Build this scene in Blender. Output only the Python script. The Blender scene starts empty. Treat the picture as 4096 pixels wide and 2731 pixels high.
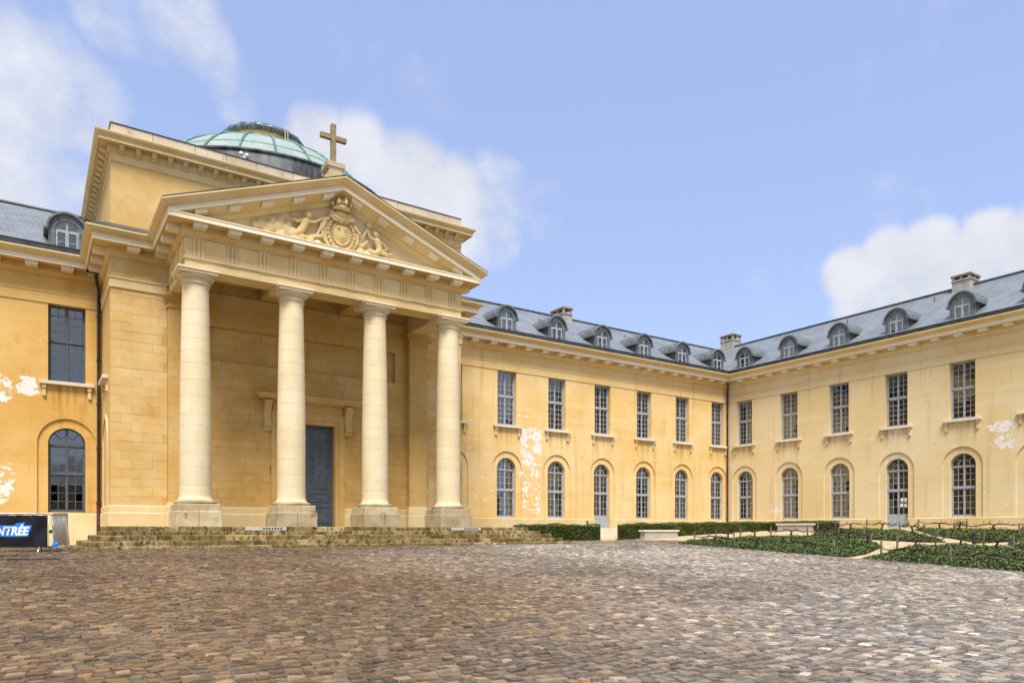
import bpy, bmesh, math, random
import numpy as np
from mathutils import Vector, Matrix

R = math.radians
random.seed(7)
rng = np.random.default_rng(7)
scene = bpy.context.scene
col = scene.collection

# ------------------------------------------------------------------ camera
cam_d = bpy.data.cameras.new('camera')
cam = bpy.data.objects.new('camera', cam_d)
col.objects.link(cam)
cam_d.sensor_width = 36.0
cam_d.lens = 2864.5 / 4096 * 36.0
cam_d.shift_y = (2118 - 1365.5) / 4096
cam_d.clip_end = 2000
cam.location = (0, 0, 0)
cam.rotation_euler = (R(90), 0, R(56.12 - 90))
scene.camera = cam
scene.cycles.max_bounces = 6
scene.cycles.diffuse_bounces = 2
scene.cycles.glossy_bounces = 3
scene.cycles.transparent_max_bounces = 8

# ------------------------------------------------------------------ sky, sun, exposure
SUN_AZ = Vector((-0.42, -0.70))           # horizontal direction towards the sun
SUN_EL = 60.0
SUN_STRENGTH = 3.3
SKY_STRENGTH = 0.125
EXPOSURE = 0.86
scene.view_settings.view_transform = 'Standard'
scene.view_settings.look = 'None'
scene.view_settings.exposure = EXPOSURE
scene.view_settings.gamma = 1.0
scene.view_settings.use_curve_mapping = False

sd = bpy.data.lights.new('sun', 'SUN')
so = bpy.data.objects.new('sun', sd)
col.objects.link(so)
sd.energy = SUN_STRENGTH
sd.angle = R(22)
sd.color = (1.0, 0.94, 0.84)
_h = SUN_AZ.normalized() * math.cos(R(SUN_EL))
_to = Vector((_h.x, _h.y, math.sin(R(SUN_EL))))
so.rotation_euler = _to.to_track_quat('Z', 'Y').to_euler()
so.location = (0, 0, 60)

TH = R(56.12)


def pixdir(px, py):
    u = (px - 2048) / 2864.5
    v = (2118 - py) / 2864.5
    return Vector((math.cos(TH) + u * math.sin(TH), math.sin(TH) - u * math.cos(TH), v)).normalized()


def build_world():
    w = bpy.data.worlds.new('World')
    scene.world = w
    w.use_nodes = True
    nt = w.node_tree
    nt.nodes.clear()
    L = nt.links.new

    def nd(t, **k):
        n = nt.nodes.new(t)
        for a, b in k.items():
            setattr(n, a, b)
        return n
    out = nd('ShaderNodeOutputWorld')
    bg = nd('ShaderNodeBackground')
    bg.inputs['Strength'].default_value = SKY_STRENGTH
    sky = nd('ShaderNodeTexSky', sky_type='NISHITA')
    sky.sun_disc = False
    sky.sun_elevation = R(SUN_EL)
    sky.sun_rotation = math.atan2(SUN_AZ.x, SUN_AZ.y)
    sky.altitude = 100
    sky.air_density = 1.0
    sky.dust_density = 0.6
    sky.ozone_density = 2.6
    tc = nd('ShaderNodeTexCoord')
    # warp the lookup direction so cloud edges billow
    n1 = nd('ShaderNodeTexNoise')
    n1.inputs['Scale'].default_value = 4.2
    n1.inputs['Detail'].default_value = 7
    n1.inputs['Roughness'].default_value = 0.56
    L(tc.outputs['Generated'], n1.inputs['Vector'])
    n2 = nd('ShaderNodeTexNoise')
    n2.inputs['Scale'].default_value = 13
    n2.inputs['Detail'].default_value = 6
    n2.inputs['Roughness'].default_value = 0.6
    L(tc.outputs['Generated'], n2.inputs['Vector'])

    def math_(op, a, b=None, c=None, clamp=False):
        n = nd('ShaderNodeMath', operation=op)
        n.use_clamp = clamp
        for i, v in enumerate((a, b, c)):
            if v is None:
                continue
            if isinstance(v, (int, float)):
                n.inputs[i].default_value = v
            else:
                L(v, n.inputs[i])
        return n.outputs[0]
    # banks of cloud: centre (photo direction), angular radius in degrees, amount
    banks = [((60, 330), 4.6, .42), ((250, 400), 3.6, .36), ((320, 520), 3.2, .22), ((60, 600), 5.0, .24), ((-200, 420), 7, .40),
             ((700, 60), 3.0, .27), ((430, 70), 2.2, .25), ((810, 170), 2.2, .27), ((890, 290), 1.9, .26), ((960, 420), 1.7, .22), ((560, 40), 2.6, .20),
             ((1270, 560), 2.4, .40), ((1420, 630), 2.9, .42), ((1620, 720), 3.3, .42), ((1800, 800), 3.0, .34),
             ((2000, 760), 2.6, .24), ((2180, 830), 2.6, .22), ((1850, 980), 3.2, .30), ((1240, 680), 2.4, .40), ((1960, 960), 2.6, .26),
             ((3400, 1100), 1.8, .44), ((3560, 1040), 2.0, .48), ((3720, 1010), 2.1, .52), ((3960, 985), 2.2, .54), ((3840, 1090), 2.6, .52),
             ((4150, 1010), 2.8, .52), ((3480, 1190), 2.4, .36), ((3700, 1150), 2.6, .42)]
    acc = None
    for (px, py), rad, amt in banks:
        d = pixdir(px, py)
        dn = nd('ShaderNodeVectorMath', operation='DOT_PRODUCT')
        dn.inputs[1].default_value = d
        nrm = nd('ShaderNodeVectorMath', operation='NORMALIZE')
        L(tc.outputs['Generated'], nrm.inputs[0])
        L(nrm.outputs[0], dn.inputs[0])
        mr = nd('ShaderNodeMapRange', interpolation_type='SMOOTHERSTEP')
        mr.inputs['From Min'].default_value = math.cos(R(rad * 1.35))
        mr.inputs['From Max'].default_value = math.cos(R(rad * .1))
        mr.inputs['To Max'].default_value = amt
        L(dn.outputs['Value'], mr.inputs['Value'])
        acc = mr.outputs[0] if acc is None else math_('MAXIMUM', acc, mr.outputs[0])
    # broad unseen cover outside the view, added to make ambient light less blue
    n3 = nd('ShaderNodeTexNoise')
    n3.inputs['Scale'].default_value = 1.6
    n3.inputs['Detail'].default_value = 3
    mp = nd('ShaderNodeMapping')
    mp.inputs['Location'].default_value = (3.1, 1.7, .4)
    L(tc.outputs['Generated'], mp.inputs['Vector'])
    L(mp.outputs[0], n3.inputs['Vector'])
    wide = nd('ShaderNodeMapRange')
    wide.inputs['From Min'].default_value = .36
    wide.inputs['From Max'].default_value = .62
    wide.inputs['To Max'].default_value = .62
    L(n3.outputs['Fac'], wide.inputs['Value'])
    # clearing cut into the added cover so the view stays open
    dn = nd('ShaderNodeVectorMath', operation='DOT_PRODUCT')
    dn.inputs[1].default_value = pixdir(2300, 500)
    nrm = nd('ShaderNodeVectorMath', operation='NORMALIZE')
    L(tc.outputs['Generated'], nrm.inputs[0])
    L(nrm.outputs[0], dn.inputs[0])
    clr = nd('ShaderNodeMapRange', interpolation_type='SMOOTHSTEP')
    clr.inputs['From Min'].default_value = math.cos(R(72))
    clr.inputs['From Max'].default_value = math.cos(R(46))
    clr.inputs['To Min'].default_value = 1
    clr.inputs['To Max'].default_value = 0
    L(dn.outputs['Value'], clr.inputs['Value'])
    acc = math_('ADD', acc, math_('MULTIPLY', wide.outputs[0], clr.outputs[0]))
    fb = math_('ADD', math_('MULTIPLY', n1.outputs['Fac'], .95), math_('MULTIPLY', n2.outputs['Fac'], .50))
    fb = math_('SUBTRACT', fb, .225)
    dens = math_('ADD', fb, acc)
    cov = nd('ShaderNodeMapRange', interpolation_type='SMOOTHSTEP')
    cov.inputs['From Min'].default_value = .56
    cov.inputs['From Max'].default_value = .98
    L(dens, cov.inputs['Value'])
    # cloud body brighter where thick, greyer in hollows
    shade = nd('ShaderNodeMapRange')
    shade.inputs['From Min'].default_value = .35
    shade.inputs['From Max'].default_value = .7
    shade.inputs['To Min'].default_value = .86
    shade.inputs['To Max'].default_value = 1.0
    L(n2.outputs['Fac'], shade.inputs['Value'])
    cc = nd('ShaderNodeMixRGB', blend_type='MULTIPLY')
    cc.inputs[0].default_value = 1
    cc.inputs[1].default_value = (3.85, 3.92, 4.2, 1)
    L(shade.outputs[0], cc.inputs[2])
    tint = nd('ShaderNodeMixRGB', blend_type='MULTIPLY')
    tint.inputs[0].default_value = 1
    tint.inputs[2].default_value = (1.28, 1.10, 1.02, 1)
    L(sky.outputs[0], tint.inputs[1])
    veil = nd('ShaderNodeMixRGB')       # thin even high haze over the blue
    veil.inputs[0].default_value = .62
    veil.inputs[2].default_value = (1.98, 2.55, 4.3, 1)
    L(tint.outputs[0], veil.inputs[1])
    tint = veil
    mx = nd('ShaderNodeMixRGB')
    L(math_('MULTIPLY', cov.outputs[0], .93), mx.inputs[0])
    L(tint.outputs[0], mx.inputs[1])
    L(cc.outputs[0], mx.inputs[2])
    L(mx.outputs[0], bg.inputs['Color'])
    L(bg.outputs[0], out.inputs['Surface'])


build_world()

# ------------------------------------------------------------------ material kit


class NT:
    def __init__(self, name):
        self.m = bpy.data.materials.new(name)
        self.m.use_nodes = True
        self.t = self.m.node_tree
        self.t.nodes.clear()
        self.out = self.n('ShaderNodeOutputMaterial')
        self.b = self.n('ShaderNodeBsdfPrincipled')
        self.L(self.b.outputs[0], self.out.inputs['Surface'])
        self.tc = self.n('ShaderNodeTexCoord')

    def n(self, t, **k):
        x = self.t.nodes.new(t)
        for a, b in k.items():
            setattr(x, a, b)
        return x

    def L(self, a, b):
        self.t.links.new(a, b)

    def set(self, sock, v):
        if isinstance(v, (int, float)):
            sock.default_value = v
        elif isinstance(v, (tuple, list)):
            sock.default_value = tuple(v) + ((1,) if len(v) == 3 and sock.type == 'RGBA' else ())
        else:
            self.L(v, sock)

    def math(self, op, a, b=None, c=None, clamp=False):
        x = self.n('ShaderNodeMath', operation=op)
        x.use_clamp = clamp
        for i, v in enumerate((a, b, c)):
            if v is not None:
                self.set(x.inputs[i], v)
        return x.outputs[0]

    def noise(self, scale, detail=4, rough=.55, vec=None, stretch=None, dist=0):
        x = self.n('ShaderNodeTexNoise')
        x.inputs['Scale'].default_value = scale
        x.inputs['Detail'].default_value = detail
        x.inputs['Roughness'].default_value = rough
        x.inputs['Distortion'].default_value = dist
        v = vec if vec is not None else self.tc.outputs['Object']
        if stretch:
            mp = self.n('ShaderNodeMapping')
            mp.inputs['Scale'].default_value = stretch
            self.L(v, mp.inputs['Vector'])
            v = mp.outputs[0]
        self.L(v, x.inputs['Vector'])
        return x.outputs['Fac']

    def ramp(self, fac, lo, hi, a=0., b=1., smooth=True):
        x = self.n('ShaderNodeMapRange')
        if smooth:
            x.interpolation_type = 'SMOOTHSTEP'
        x.inputs['From Min'].default_value = lo
        x.inputs['From Max'].default_value = hi
        x.inputs['To Min'].default_value = a
        x.inputs['To Max'].default_value = b
        self.set(x.inputs['Value'], fac)
        return x.outputs[0]

    def mix(self, fac, a, b, mode='MIX'):
        x = self.n('ShaderNodeMixRGB', blend_type=mode)
        self.set(x.inputs[0], fac)
        self.set(x.inputs[1], a)
        self.set(x.inputs[2], b)
        return x.outputs[0]

    def bump(self, h, strength=.3, dist=.02):
        x = self.n('ShaderNodeBump')
        x.inputs['Strength'].default_value = strength
        x.inputs['Distance'].default_value = dist
        self.L(h, x.inputs['Height'])
        self.L(x.outputs[0], self.b.inputs['Normal'])

    def done(self, colour, rough=.8, spec=.3, metal=0):
        self.set(self.b.inputs['Base Color'], colour)
        self.set(self.b.inputs['Roughness'], rough)
        self.b.inputs['Specular IOR Level'].default_value = spec
        self.b.inputs['Metallic'].default_value = metal
        return self.m

    def xyz(self):
        s = self.n('ShaderNodeSeparateXYZ')
        self.L(self.tc.outputs['Object'], s.inputs[0])
        return s.outputs

    def rand(self):
        return self.n('ShaderNodeObjectInfo').outputs['Random']


def simple(name, c, rough=.7, spec=.3, var=.12, scale=6, bump=.0, metal=0, stretch=None):
    t = NT(name)
    f = t.noise(scale, 5, .6, stretch=stretch)
    d = tuple(x * (1 - var * 1.6) for x in c)
    l = tuple(min(1, x * (1 + var)) for x in c)
    k = t.mix(t.ramp(f, .3, .7), d, l)
    if bump:
        t.bump(t.noise(scale * 5, 4, .6), bump, .01)
    return t.done(k, rough, spec, metal)


def stucco(name, base, pale, deep, peels, bay):
    t = NT(name)
    s = t.xyz()
    u = t.math('ADD', s[0], s[1])
    big = t.noise(.32, 5, .6)
    mid = t.noise(1.1, 6, .62, stretch=(1, 1, .55))
    c = t.mix(t.ramp(big, .36, .64), base, pale)
    c = t.mix(t.ramp(mid, .56, .74, 0, .6), c, deep)
    # washed-out horizontal bands
    band = t.noise(1.0, 4, .55, stretch=(.25, .25, 3.0))
    c = t.mix(t.ramp(band, .45, .68, 0, .65), c, pale)
    # rain streaks and grime towards the foot
    stk = t.noise(2.2, 5, .6, stretch=(1, 1, .07))
    c = t.mix(t.ramp(stk, .54, .72, 0, .38), c, tuple(x * .66 for x in deep))
    du = t.math('ABSOLUTE', t.math('SUBTRACT', t.math('FRACT', t.math('ADD', t.math('DIVIDE', t.math('SUBTRACT', u, bay[0]), bay[1]), 20.5)), .5))
    sm = t.math('MULTIPLY', t.ramp(du, .285, .20), t.math('MULTIPLY', t.ramp(s[2], 4.3, 5.7), t.ramp(s[2], 5.95, 5.85)))
    sm = t.math('MULTIPLY', sm, t.ramp(t.noise(5.0, 4, .6, stretch=(1, 1, .06)), .44, .66, 0, .7))
    c = t.mix(sm, c, tuple(x * .6 for x in deep))
    foot = t.math('ADD', t.math('MULTIPLY', t.noise(1.4, 5, .65), 1.6), t.math('MULTIPLY', s[2], -.55))
    c = t.mix(t.ramp(foot, .35, .75, 0, .55), c, tuple(.5 * x + .13 for x in pale))
    crack = t.n('ShaderNodeTexVoronoi', feature='DISTANCE_TO_EDGE')
    crack.inputs['Scale'].default_value = .55
    wv = t.n('ShaderNodeVectorMath', operation='ADD')
    nz = t.n('ShaderNodeTexNoise')
    nz.inputs['Scale'].default_value = 1.6
    nz.inputs['Detail'].default_value = 6
    t.L(t.tc.outputs['Object'], nz.inputs['Vector'])
    t.L(t.tc.outputs['Object'], wv.inputs[0])
    t.L(nz.outputs['Color'], wv.inputs[1])
    t.L(wv.outputs[0], crack.inputs['Vector'])
    ck = t.math('MULTIPLY', t.ramp(crack.outputs['Distance'], .004, .0015), t.ramp(t.noise(.6, 3), .5, .62, 0, .4))
    c = t.mix(ck, c, tuple(x * .45 for x in deep))
    # fine grain
    g = t.noise(22, 3, .6)
    c = t.mix(t.ramp(g, .35, .7, 0, .16), c, tuple(x * .72 for x in base))
    # incised ashlar joints
    cb = t.n('ShaderNodeCombineXYZ')
    t.L(u, cb.inputs[0])
    t.L(s[2], cb.inputs[1])
    br = t.n('ShaderNodeTexBrick')
    br.inputs['Scale'].default_value = 1
    br.inputs['Brick Width'].default_value = 1.15
    br.inputs['Row Height'].default_value = .372
    br.inputs['Mortar Size'].default_value = .006
    br.inputs['Mortar Smooth'].default_value = .5
    br.inputs['Color1'].default_value = (1, 1, 1, 1)
    br.inputs['Color2'].default_value = (.9, .9, .9, 1)
    br.inputs['Mortar'].default_value = (0, 0, 0, 1)
    t.L(cb.outputs[0], br.inputs['Vector'])
    jn = t.math('MULTIPLY', br.outputs['Fac'], t.ramp(t.noise(1.7, 3), .42, .6, 0, .32))
    c = t.mix(jn, c, tuple(x * .62 for x in deep))
    # flaked paint, white coat showing
    pn = t.noise(4.2, 4, .58, stretch=(1, 1, 1.35), dist=.5)
    pk = None
    for (u0, u1, z0, z1, amt) in peels:
        a = t.math('ABSOLUTE', t.math('DIVIDE', t.math('SUBTRACT', u, (u0 + u1) / 2), (u1 - u0) / 2))
        b = t.math('ABSOLUTE', t.math('DIVIDE', t.math('SUBTRACT', s[2], (z0 + z1) / 2), (z1 - z0) / 2))
        d = t.math('SUBTRACT', 1.0, t.math('SQRT', t.math('ADD', t.math('POWER', a, 3), t.math('POWER', b, 3))))
        m = t.ramp(d, -.25, .45, 0, amt * 1.12)
        pk = m if pk is None else t.math('MAXIMUM', pk, m)
    if pk is not None:
        pk = t.math('MULTIPLY', pk, t.ramp(t.noise(1.9, 3, .6), .36, .60, .35, 1.0))
    fleck = t.noise(.9, 3, .5)
    pk = t.math('MAXIMUM', pk, t.ramp(fleck, .62, .70, 0, .05)) if pk is not None else t.ramp(fleck, .62, .70, 0, .05)
    ps = t.math('ADD', pn, pk)
    c = t.mix(t.ramp(ps, .695, .715, 0, .35), c, tuple(x * .8 for x in deep))
    pm = t.ramp(ps, .715, .724, 0, 1)
    c = t.mix(pm, c, t.mix(t.ramp(t.noise(7, 4), .4, .65), (.72, .68, .61), (.82, .80, .76)))
    h = t.math('SUBTRACT', t.math('MULTIPLY', t.noise(9, 5, .6), .3), t.math('ADD', t.math('MULTIPLY', br.outputs['Fac'], .5), t.math('MULTIPLY', pm, .6)))
    t.bump(h, .35, .012)
    return t.done(c, .82, .22)


def limestone(name, base, deep, pale, stain=.4, sc=1.0, per_object=.5, moss=None, rough=.85):
    t = NT(name)
    r = t.rand()
    c = t.mix(t.ramp(t.noise(.7 * sc, 6, .62), .35, .66), base, pale)
    c = t.mix(t.ramp(t.noise(1.7 * sc, 6, .65, stretch=(1, 1, .5)), .55, .75, 0, stain), c, deep)
    if per_object:
        v = t.n('ShaderNodeMapRange')
        v.inputs['To Min'].default_value = 1 - .28 * per_object
        v.inputs['To Max'].default_value = 1 + .16 * per_object
        t.L(r, v.inputs['Value'])
        c = t.mix(1, c, v.outputs[0], 'MULTIPLY')
        hot = t.ramp(t.math('FRACT', t.math('MULTIPLY', r, 17.3)), .86, .98, 0, .75 * per_object)
        c = t.mix(t.math('MULTIPLY', hot, .7), c, deep)
    if moss:
        mm = t.ramp(t.noise(2.6, 6, .7), .44, .60, 0, .95)
        c = t.mix(mm, c, moss[0])
        mm2 = t.ramp(t.noise(7.5, 6, .72, stretch=(1, 1, .45)), .48, .62, 0, .95)
        c = t.mix(mm2, c, moss[1])
        mm3 = t.ramp(t.noise(1.3, 5, .6), .57, .66, 0, .85)
        c = t.mix(mm3, c, moss[2])
    g = t.noise(26, 4, .65)
    c = t.mix(t.ramp(g, .3, .7, 0, .22), c, tuple(x * .6 for x in base))
    t.bump(t.math('ADD', t.noise(11, 4, .65), t.math('MULTIPLY', g, .4)), .35, .015)
    return t.done(c, rough, .22)


M = {}
M['stucco_left'] = stucco('ochre_stucco', (.59, .345, .085), (.67, .45, .165), (.51, .24, .04),
                          [(32.7, 33.45, 4.9, 6.1, .40), (33.45, 34.35, 5.25, 6.1, .36), (32.5, 33.5, .8, 2.8, .28)], (35.205, 3.58))
M['stucco_court'] = stucco('yellow_stucco', (.71, .475, .175), (.76, .57, .29), (.62, .36, .085),
                           [(57.3, 59.0, 3.9, 6.1, .33), (57.4, 59.0, 2.6, 4.4, .27), (57.4, 59.0, .8, 3.0, .20),
                            (60.3, 61.6, 4.9, 6.2, .12), (56.6, 58.9, 6.5, 6.63, .2), (53.0, 56.4, .8, 5.4, .085),
                            (60, 75, 1, 9, .06)], (56.49, 3.58))
M['stucco_far'] = stucco('cream_stucco', (.71, .545, .28), (.75, .62, .385), (.65, .45, .18),
                         [(57.2, 58.6, 5.0, 5.6, .34), (57.2, 58.3, 4.1, 4.9, .32), (56.8, 58.6, 6.6, 8.0, .07),
                          (56, 60, 1.2, 2.2, .12), (70.6, 72, 1.1, 1.5, .2), (62, 64, 5.3, 5.9, .18), (57, 75, 1, 6, .055)], (73.93, 3.527))
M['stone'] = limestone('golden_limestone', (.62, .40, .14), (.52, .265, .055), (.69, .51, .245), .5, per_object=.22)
M['stone_shaded'] = limestone('shaded_golden_limestone', (.57, .345, .10), (.48, .23, .04), (.64, .44, .175), .5, per_object=.22)  # deeper ochre copy of the stone, portico shade put into its colour
M['stone_pale'] = limestone('pale_limestone', (.66, .49, .24), (.56, .36, .12), (.72, .59, .36), .4, per_object=.3)
M['column'] = limestone('cream_column_stone', (.70, .575, .355), (.62, .475, .25), (.74, .64, .44), .55, 1.3, per_object=.16)
M['trim'] = limestone('cornice_stone', (.66, .48, .215), (.52, .31, .08), (.72, .57, .31), .35, 1.5, per_object=.35)
M['corona'] = limestone('pale_corona_stone', (.80, .68, .46), (.68, .53, .29), (.82, .74, .56), .3, 2.0, per_object=.25)
M['pedestal'] = limestone('weathered_pedestal_stone', (.43, .33, .185), (.14, .105, .055), (.56, .47, .31), .95, 2.6, per_object=.7)
M['torus'] = limestone('soot_stained_base_stone', (.33, .26, .15), (.10, .075, .04), (.46, .38, .25), .9, 3.0, per_object=.4)
M['steps'] = limestone('mossy_step_stone', (.29, .20, .085), (.14, .09, .03), (.42, .33, .17), .6, 2.0, per_object=1.5,
                       moss=((.15, .105, .028), (.04, .03, .012), (.045, .05, .010)))
M['parapet'] = limestone('grey_weathered_stone', (.50, .44, .35), (.26, .21, .15), (.58, .51, .40), .7, 2.5, per_object=.5)
M['chimney'] = limestone('stained_chimney_render', (.33, .31, .28), (.07, .06, .05), (.44, .42, .38), .95, 3.2, per_object=.1)
M['cross'] = limestone('lichened_cross_stone', (.22, .155, .085), (.09, .065, .04), (.32, .25, .155), .6, 5, per_object=.2)
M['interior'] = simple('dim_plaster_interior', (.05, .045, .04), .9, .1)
M['lead'] = simple('dark_lead', (.050, .060, .068), .45, .5, .35, 3, .15, stretch=(1, 1, 3))
M['drum_lead'] = simple('streaked_drum_lead', (.085, .095, .10), .5, .4, .5, 2.2, .15, stretch=(1, 1, .25))
M['lead_light'] = simple('grey_zinc', (.135, .155, .165), .5, .45, .25, 4, .1)
M['frame_dark'] = simple('slate_grey_paint', (.085, .10, .118), .55, .4, .18, 8)
M['frame_light'] = simple('weathered_grey_paint', (.36, .385, .42), .6, .35, .2, 8)
M['door'] = simple('blue_grey_door_paint', (.105, .125, .15), .5, .4, .15, 5, .05)
M['pipe'] = simple('dark_iron_pipe', (.035, .018, .014), .5, .4, .3, 3)
M['pipe_red'] = simple('red_painted_pipe', (.10, .028, .020), .55, .35, .3, 3)
M['sill'] = limestone('pale_sill_stone', (.66, .57, .45), (.5, .42, .30), (.74, .67, .56), .4, 3, per_object=.3)
M['curtain'] = simple('pale_green_curtain', (.48, .58, .54), .9, .1, .15, 5, stretch=(8, 8, .4))
M['bench'] = limestone('grey_bench_stone', (.38, .36, .32), (.24, .21, .17), (.46, .44, .40), .5, 4, per_object=.1)
M['blind'] = simple('white_blind', (.55, .56, .54), .9, .1, .06, 3)
M['orange'] = simple('orange_card', (.75, .30, .05), .8, .2, .1, 5)
M['paper'] = simple('white_paper', (.78, .78, .76), .8, .2, .04, 5)
M['dome'] = None
M['sand'] = simple('sand_path', (.47, .37, .23), .95, .1, .16, 2.2, .4)
M['hedge'] = None
M['wood'] = simple('grey_weathered_wood', (.15, .13, .10), .85, .15, .3, 12, .4, stretch=(1, 1, .2))
M['vine'] = simple('dark_vine_wood', (.060, .042, .030), .9, .1, .35, 14, .4)
M['steel'] = simple('galvanised_steel', (.50, .52, .54), .38, .5, .15, 9, .05, metal=.75)
M['banner'] = simple('black_vinyl', (.008, .009, .013), .32, .45, .2, 3)
M['banner_blue'] = simple('blue_print', (.015, .22, .72), .4, .4, .05, 3)
M['banner_white'] = simple('white_print', (.80, .82, .84), .4, .4, .04, 3)
M['strap'] = simple('blue_strap', (.02, .25, .75), .5, .3, .1, 5)
M['green'] = simple('green_plastic', (.02, .34, .03), .45, .4, .1, 5)
M['bollard'] = simple('black_bollard', (.022, .018, .016), .5, .4, .2, 5)
M['vent'] = simple('white_vent_plate', (.50, .48, .43), .6, .3, .08, 6)
M['hole'] = simple('black_hole', (.006, .006, .006), .9, .05, .1, 4)


def m_roof():
    t = NT('blue_slate')
    s = t.xyz()
    cb = t.n('ShaderNodeCombineXYZ')
    t.L(t.math('ADD', s[0], s[1]), cb.inputs[0])
    t.L(t.math('MULTIPLY', s[2], 1.55), cb.inputs[1])
    br = t.n('ShaderNodeTexBrick')
    br.inputs['Scale'].default_value = 1
    br.inputs['Brick Width'].default_value = .21
    br.inputs['Row Height'].default_value = .13
    br.inputs['Mortar Size'].default_value = .010
    br.inputs['Mortar Smooth'].default_value = .3
    br.inputs['Color1'].default_value = (.145, .162, .178, 1)
    br.inputs['Color2'].default_value = (.20, .218, .235, 1)
    br.inputs['Mortar'].default_value = (.06, .07, .08, 1)
    t.L(cb.outputs[0], br.inputs['Vector'])
    c = t.mix(t.ramp(t.noise(.8, 5, .6), .35, .7, 0, .5), br.outputs['Color'], (.25, .275, .295))
    c = t.mix(t.ramp(t.noise(5, 5, .65), .55, .75, 0, .5), c, (.09, .105, .115))
    t.bump(t.math('SUBTRACT', t.math('MULTIPLY', t.noise(6, 4), .7), br.outputs['Fac']), .55, .02)
    return t.done(c, .42, .5)


M['slate'] = m_roof()


def m_glass():
    t = NT('window_glass')
    t.t.nodes.remove(t.b)
    fr = t.n('ShaderNodeFresnel')
    fr.inputs['IOR'].default_value = 1.62
    wob = t.n('ShaderNodeBump')
    wob.inputs['Strength'].default_value = .05
    wob.inputs['Distance'].default_value = .02
    t.L(t.noise(2.2, 2, vec=t.n('ShaderNodeNewGeometry').outputs['Position']), wob.inputs['Height'])
    gl = t.n('ShaderNodeBsdfGlossy')
    gl.inputs['Roughness'].default_value = .02
    gl.inputs['Color'].default_value = (.93, .96, 1, 1)
    t.L(wob.outputs[0], gl.inputs['Normal'])
    tr = t.n('ShaderNodeBsdfTransparent')
    tr.inputs['Color'].default_value = (.55, .59, .59, 1)
    mx = t.n('ShaderNodeMixShader')
    t.L(t.math('MULTIPLY_ADD', fr.outputs[0], 1.2, .075, clamp=True), mx.inputs[0])
    t.L(tr.outputs[0], mx.inputs[1])
    t.L(gl.outputs[0], mx.inputs[2])
    t.L(mx.outputs[0], t.out.inputs['Surface'])
    return t.m


M['glass'] = m_glass()


def m_dome():
    t = NT('pale_green_copper')
    c = t.mix(t.ramp(t.noise(.9, 5, .6), .35, .68), (.24, .31, .285), (.31, .375, .345))
    c = t.mix(t.ramp(t.noise(3.5, 5, .65, stretch=(1, 1, .25)), .56, .75, 0, .6), c, (.17, .255, .22))
    t.bump(t.noise(5, 4), .1, .02)
    return t.done(c, .42, .45)


M['dome'] = m_dome()
M['rib'] = simple('green_copper_rib', (.12, .24, .19), .5, .4, .3, 4)
M['wrap'] = simple('wrinkled_plastic_wrap', (.10, .13, .16), .25, .6, .55, 5, .6)


def m_attr(name, rough, spec, bump=0, trans=0):
    t = NT(name)
    a = t.n('ShaderNodeAttribute')
    a.attribute_name = 'Col'
    c = a.outputs['Color']
    if bump:
        g = t.noise(30, 5, .65)
        c = t.mix(t.ramp(g, .35, .7, 0, .35), c, (.10, .085, .07))
        c = t.mix(t.ramp(t.noise(9, 4, .6), .5, .72, 0, .3), c, (.36, .32, .28))
        t.bump(t.math('ADD', g, t.noise(12, 4, .6)), bump, .012)
    if rough == 'wet':
        rough = t.ramp(t.noise(.35, 4, .6), .35, .65, .24, .46)
    return t.done(c, rough, spec)


M['cobble'] = m_attr('worn_sandstone_setts', 'wet', .5, .4)
M['leaf'] = m_attr('leaf_green', .5, .35)


def m_joint():
    t = NT('sandy_joint_earth')
    c = t.mix(t.ramp(t.noise(1.2, 5, .6), .35, .65), (.085, .065, .042), (.17, .14, .095))
    c = t.mix(t.ramp(t.noise(40, 3, .6), .4, .65, 0, .5), c, (.09, .07, .05))
    c = t.mix(t.ramp(t.noise(.5, 4, .6), .58, .7, 0, .5), c, (.12, .13, .04))
    t.bump(t.noise(45, 4, .6), .5, .01)
    return t.done(c, .8, .3)


M['joint'] = m_joint()
M['soil'] = simple('dark_bed_soil', (.040, .034, .020), .95, .1, .3, 9, .5)

# ------------------------------------------------------------------ mesh kit


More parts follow.
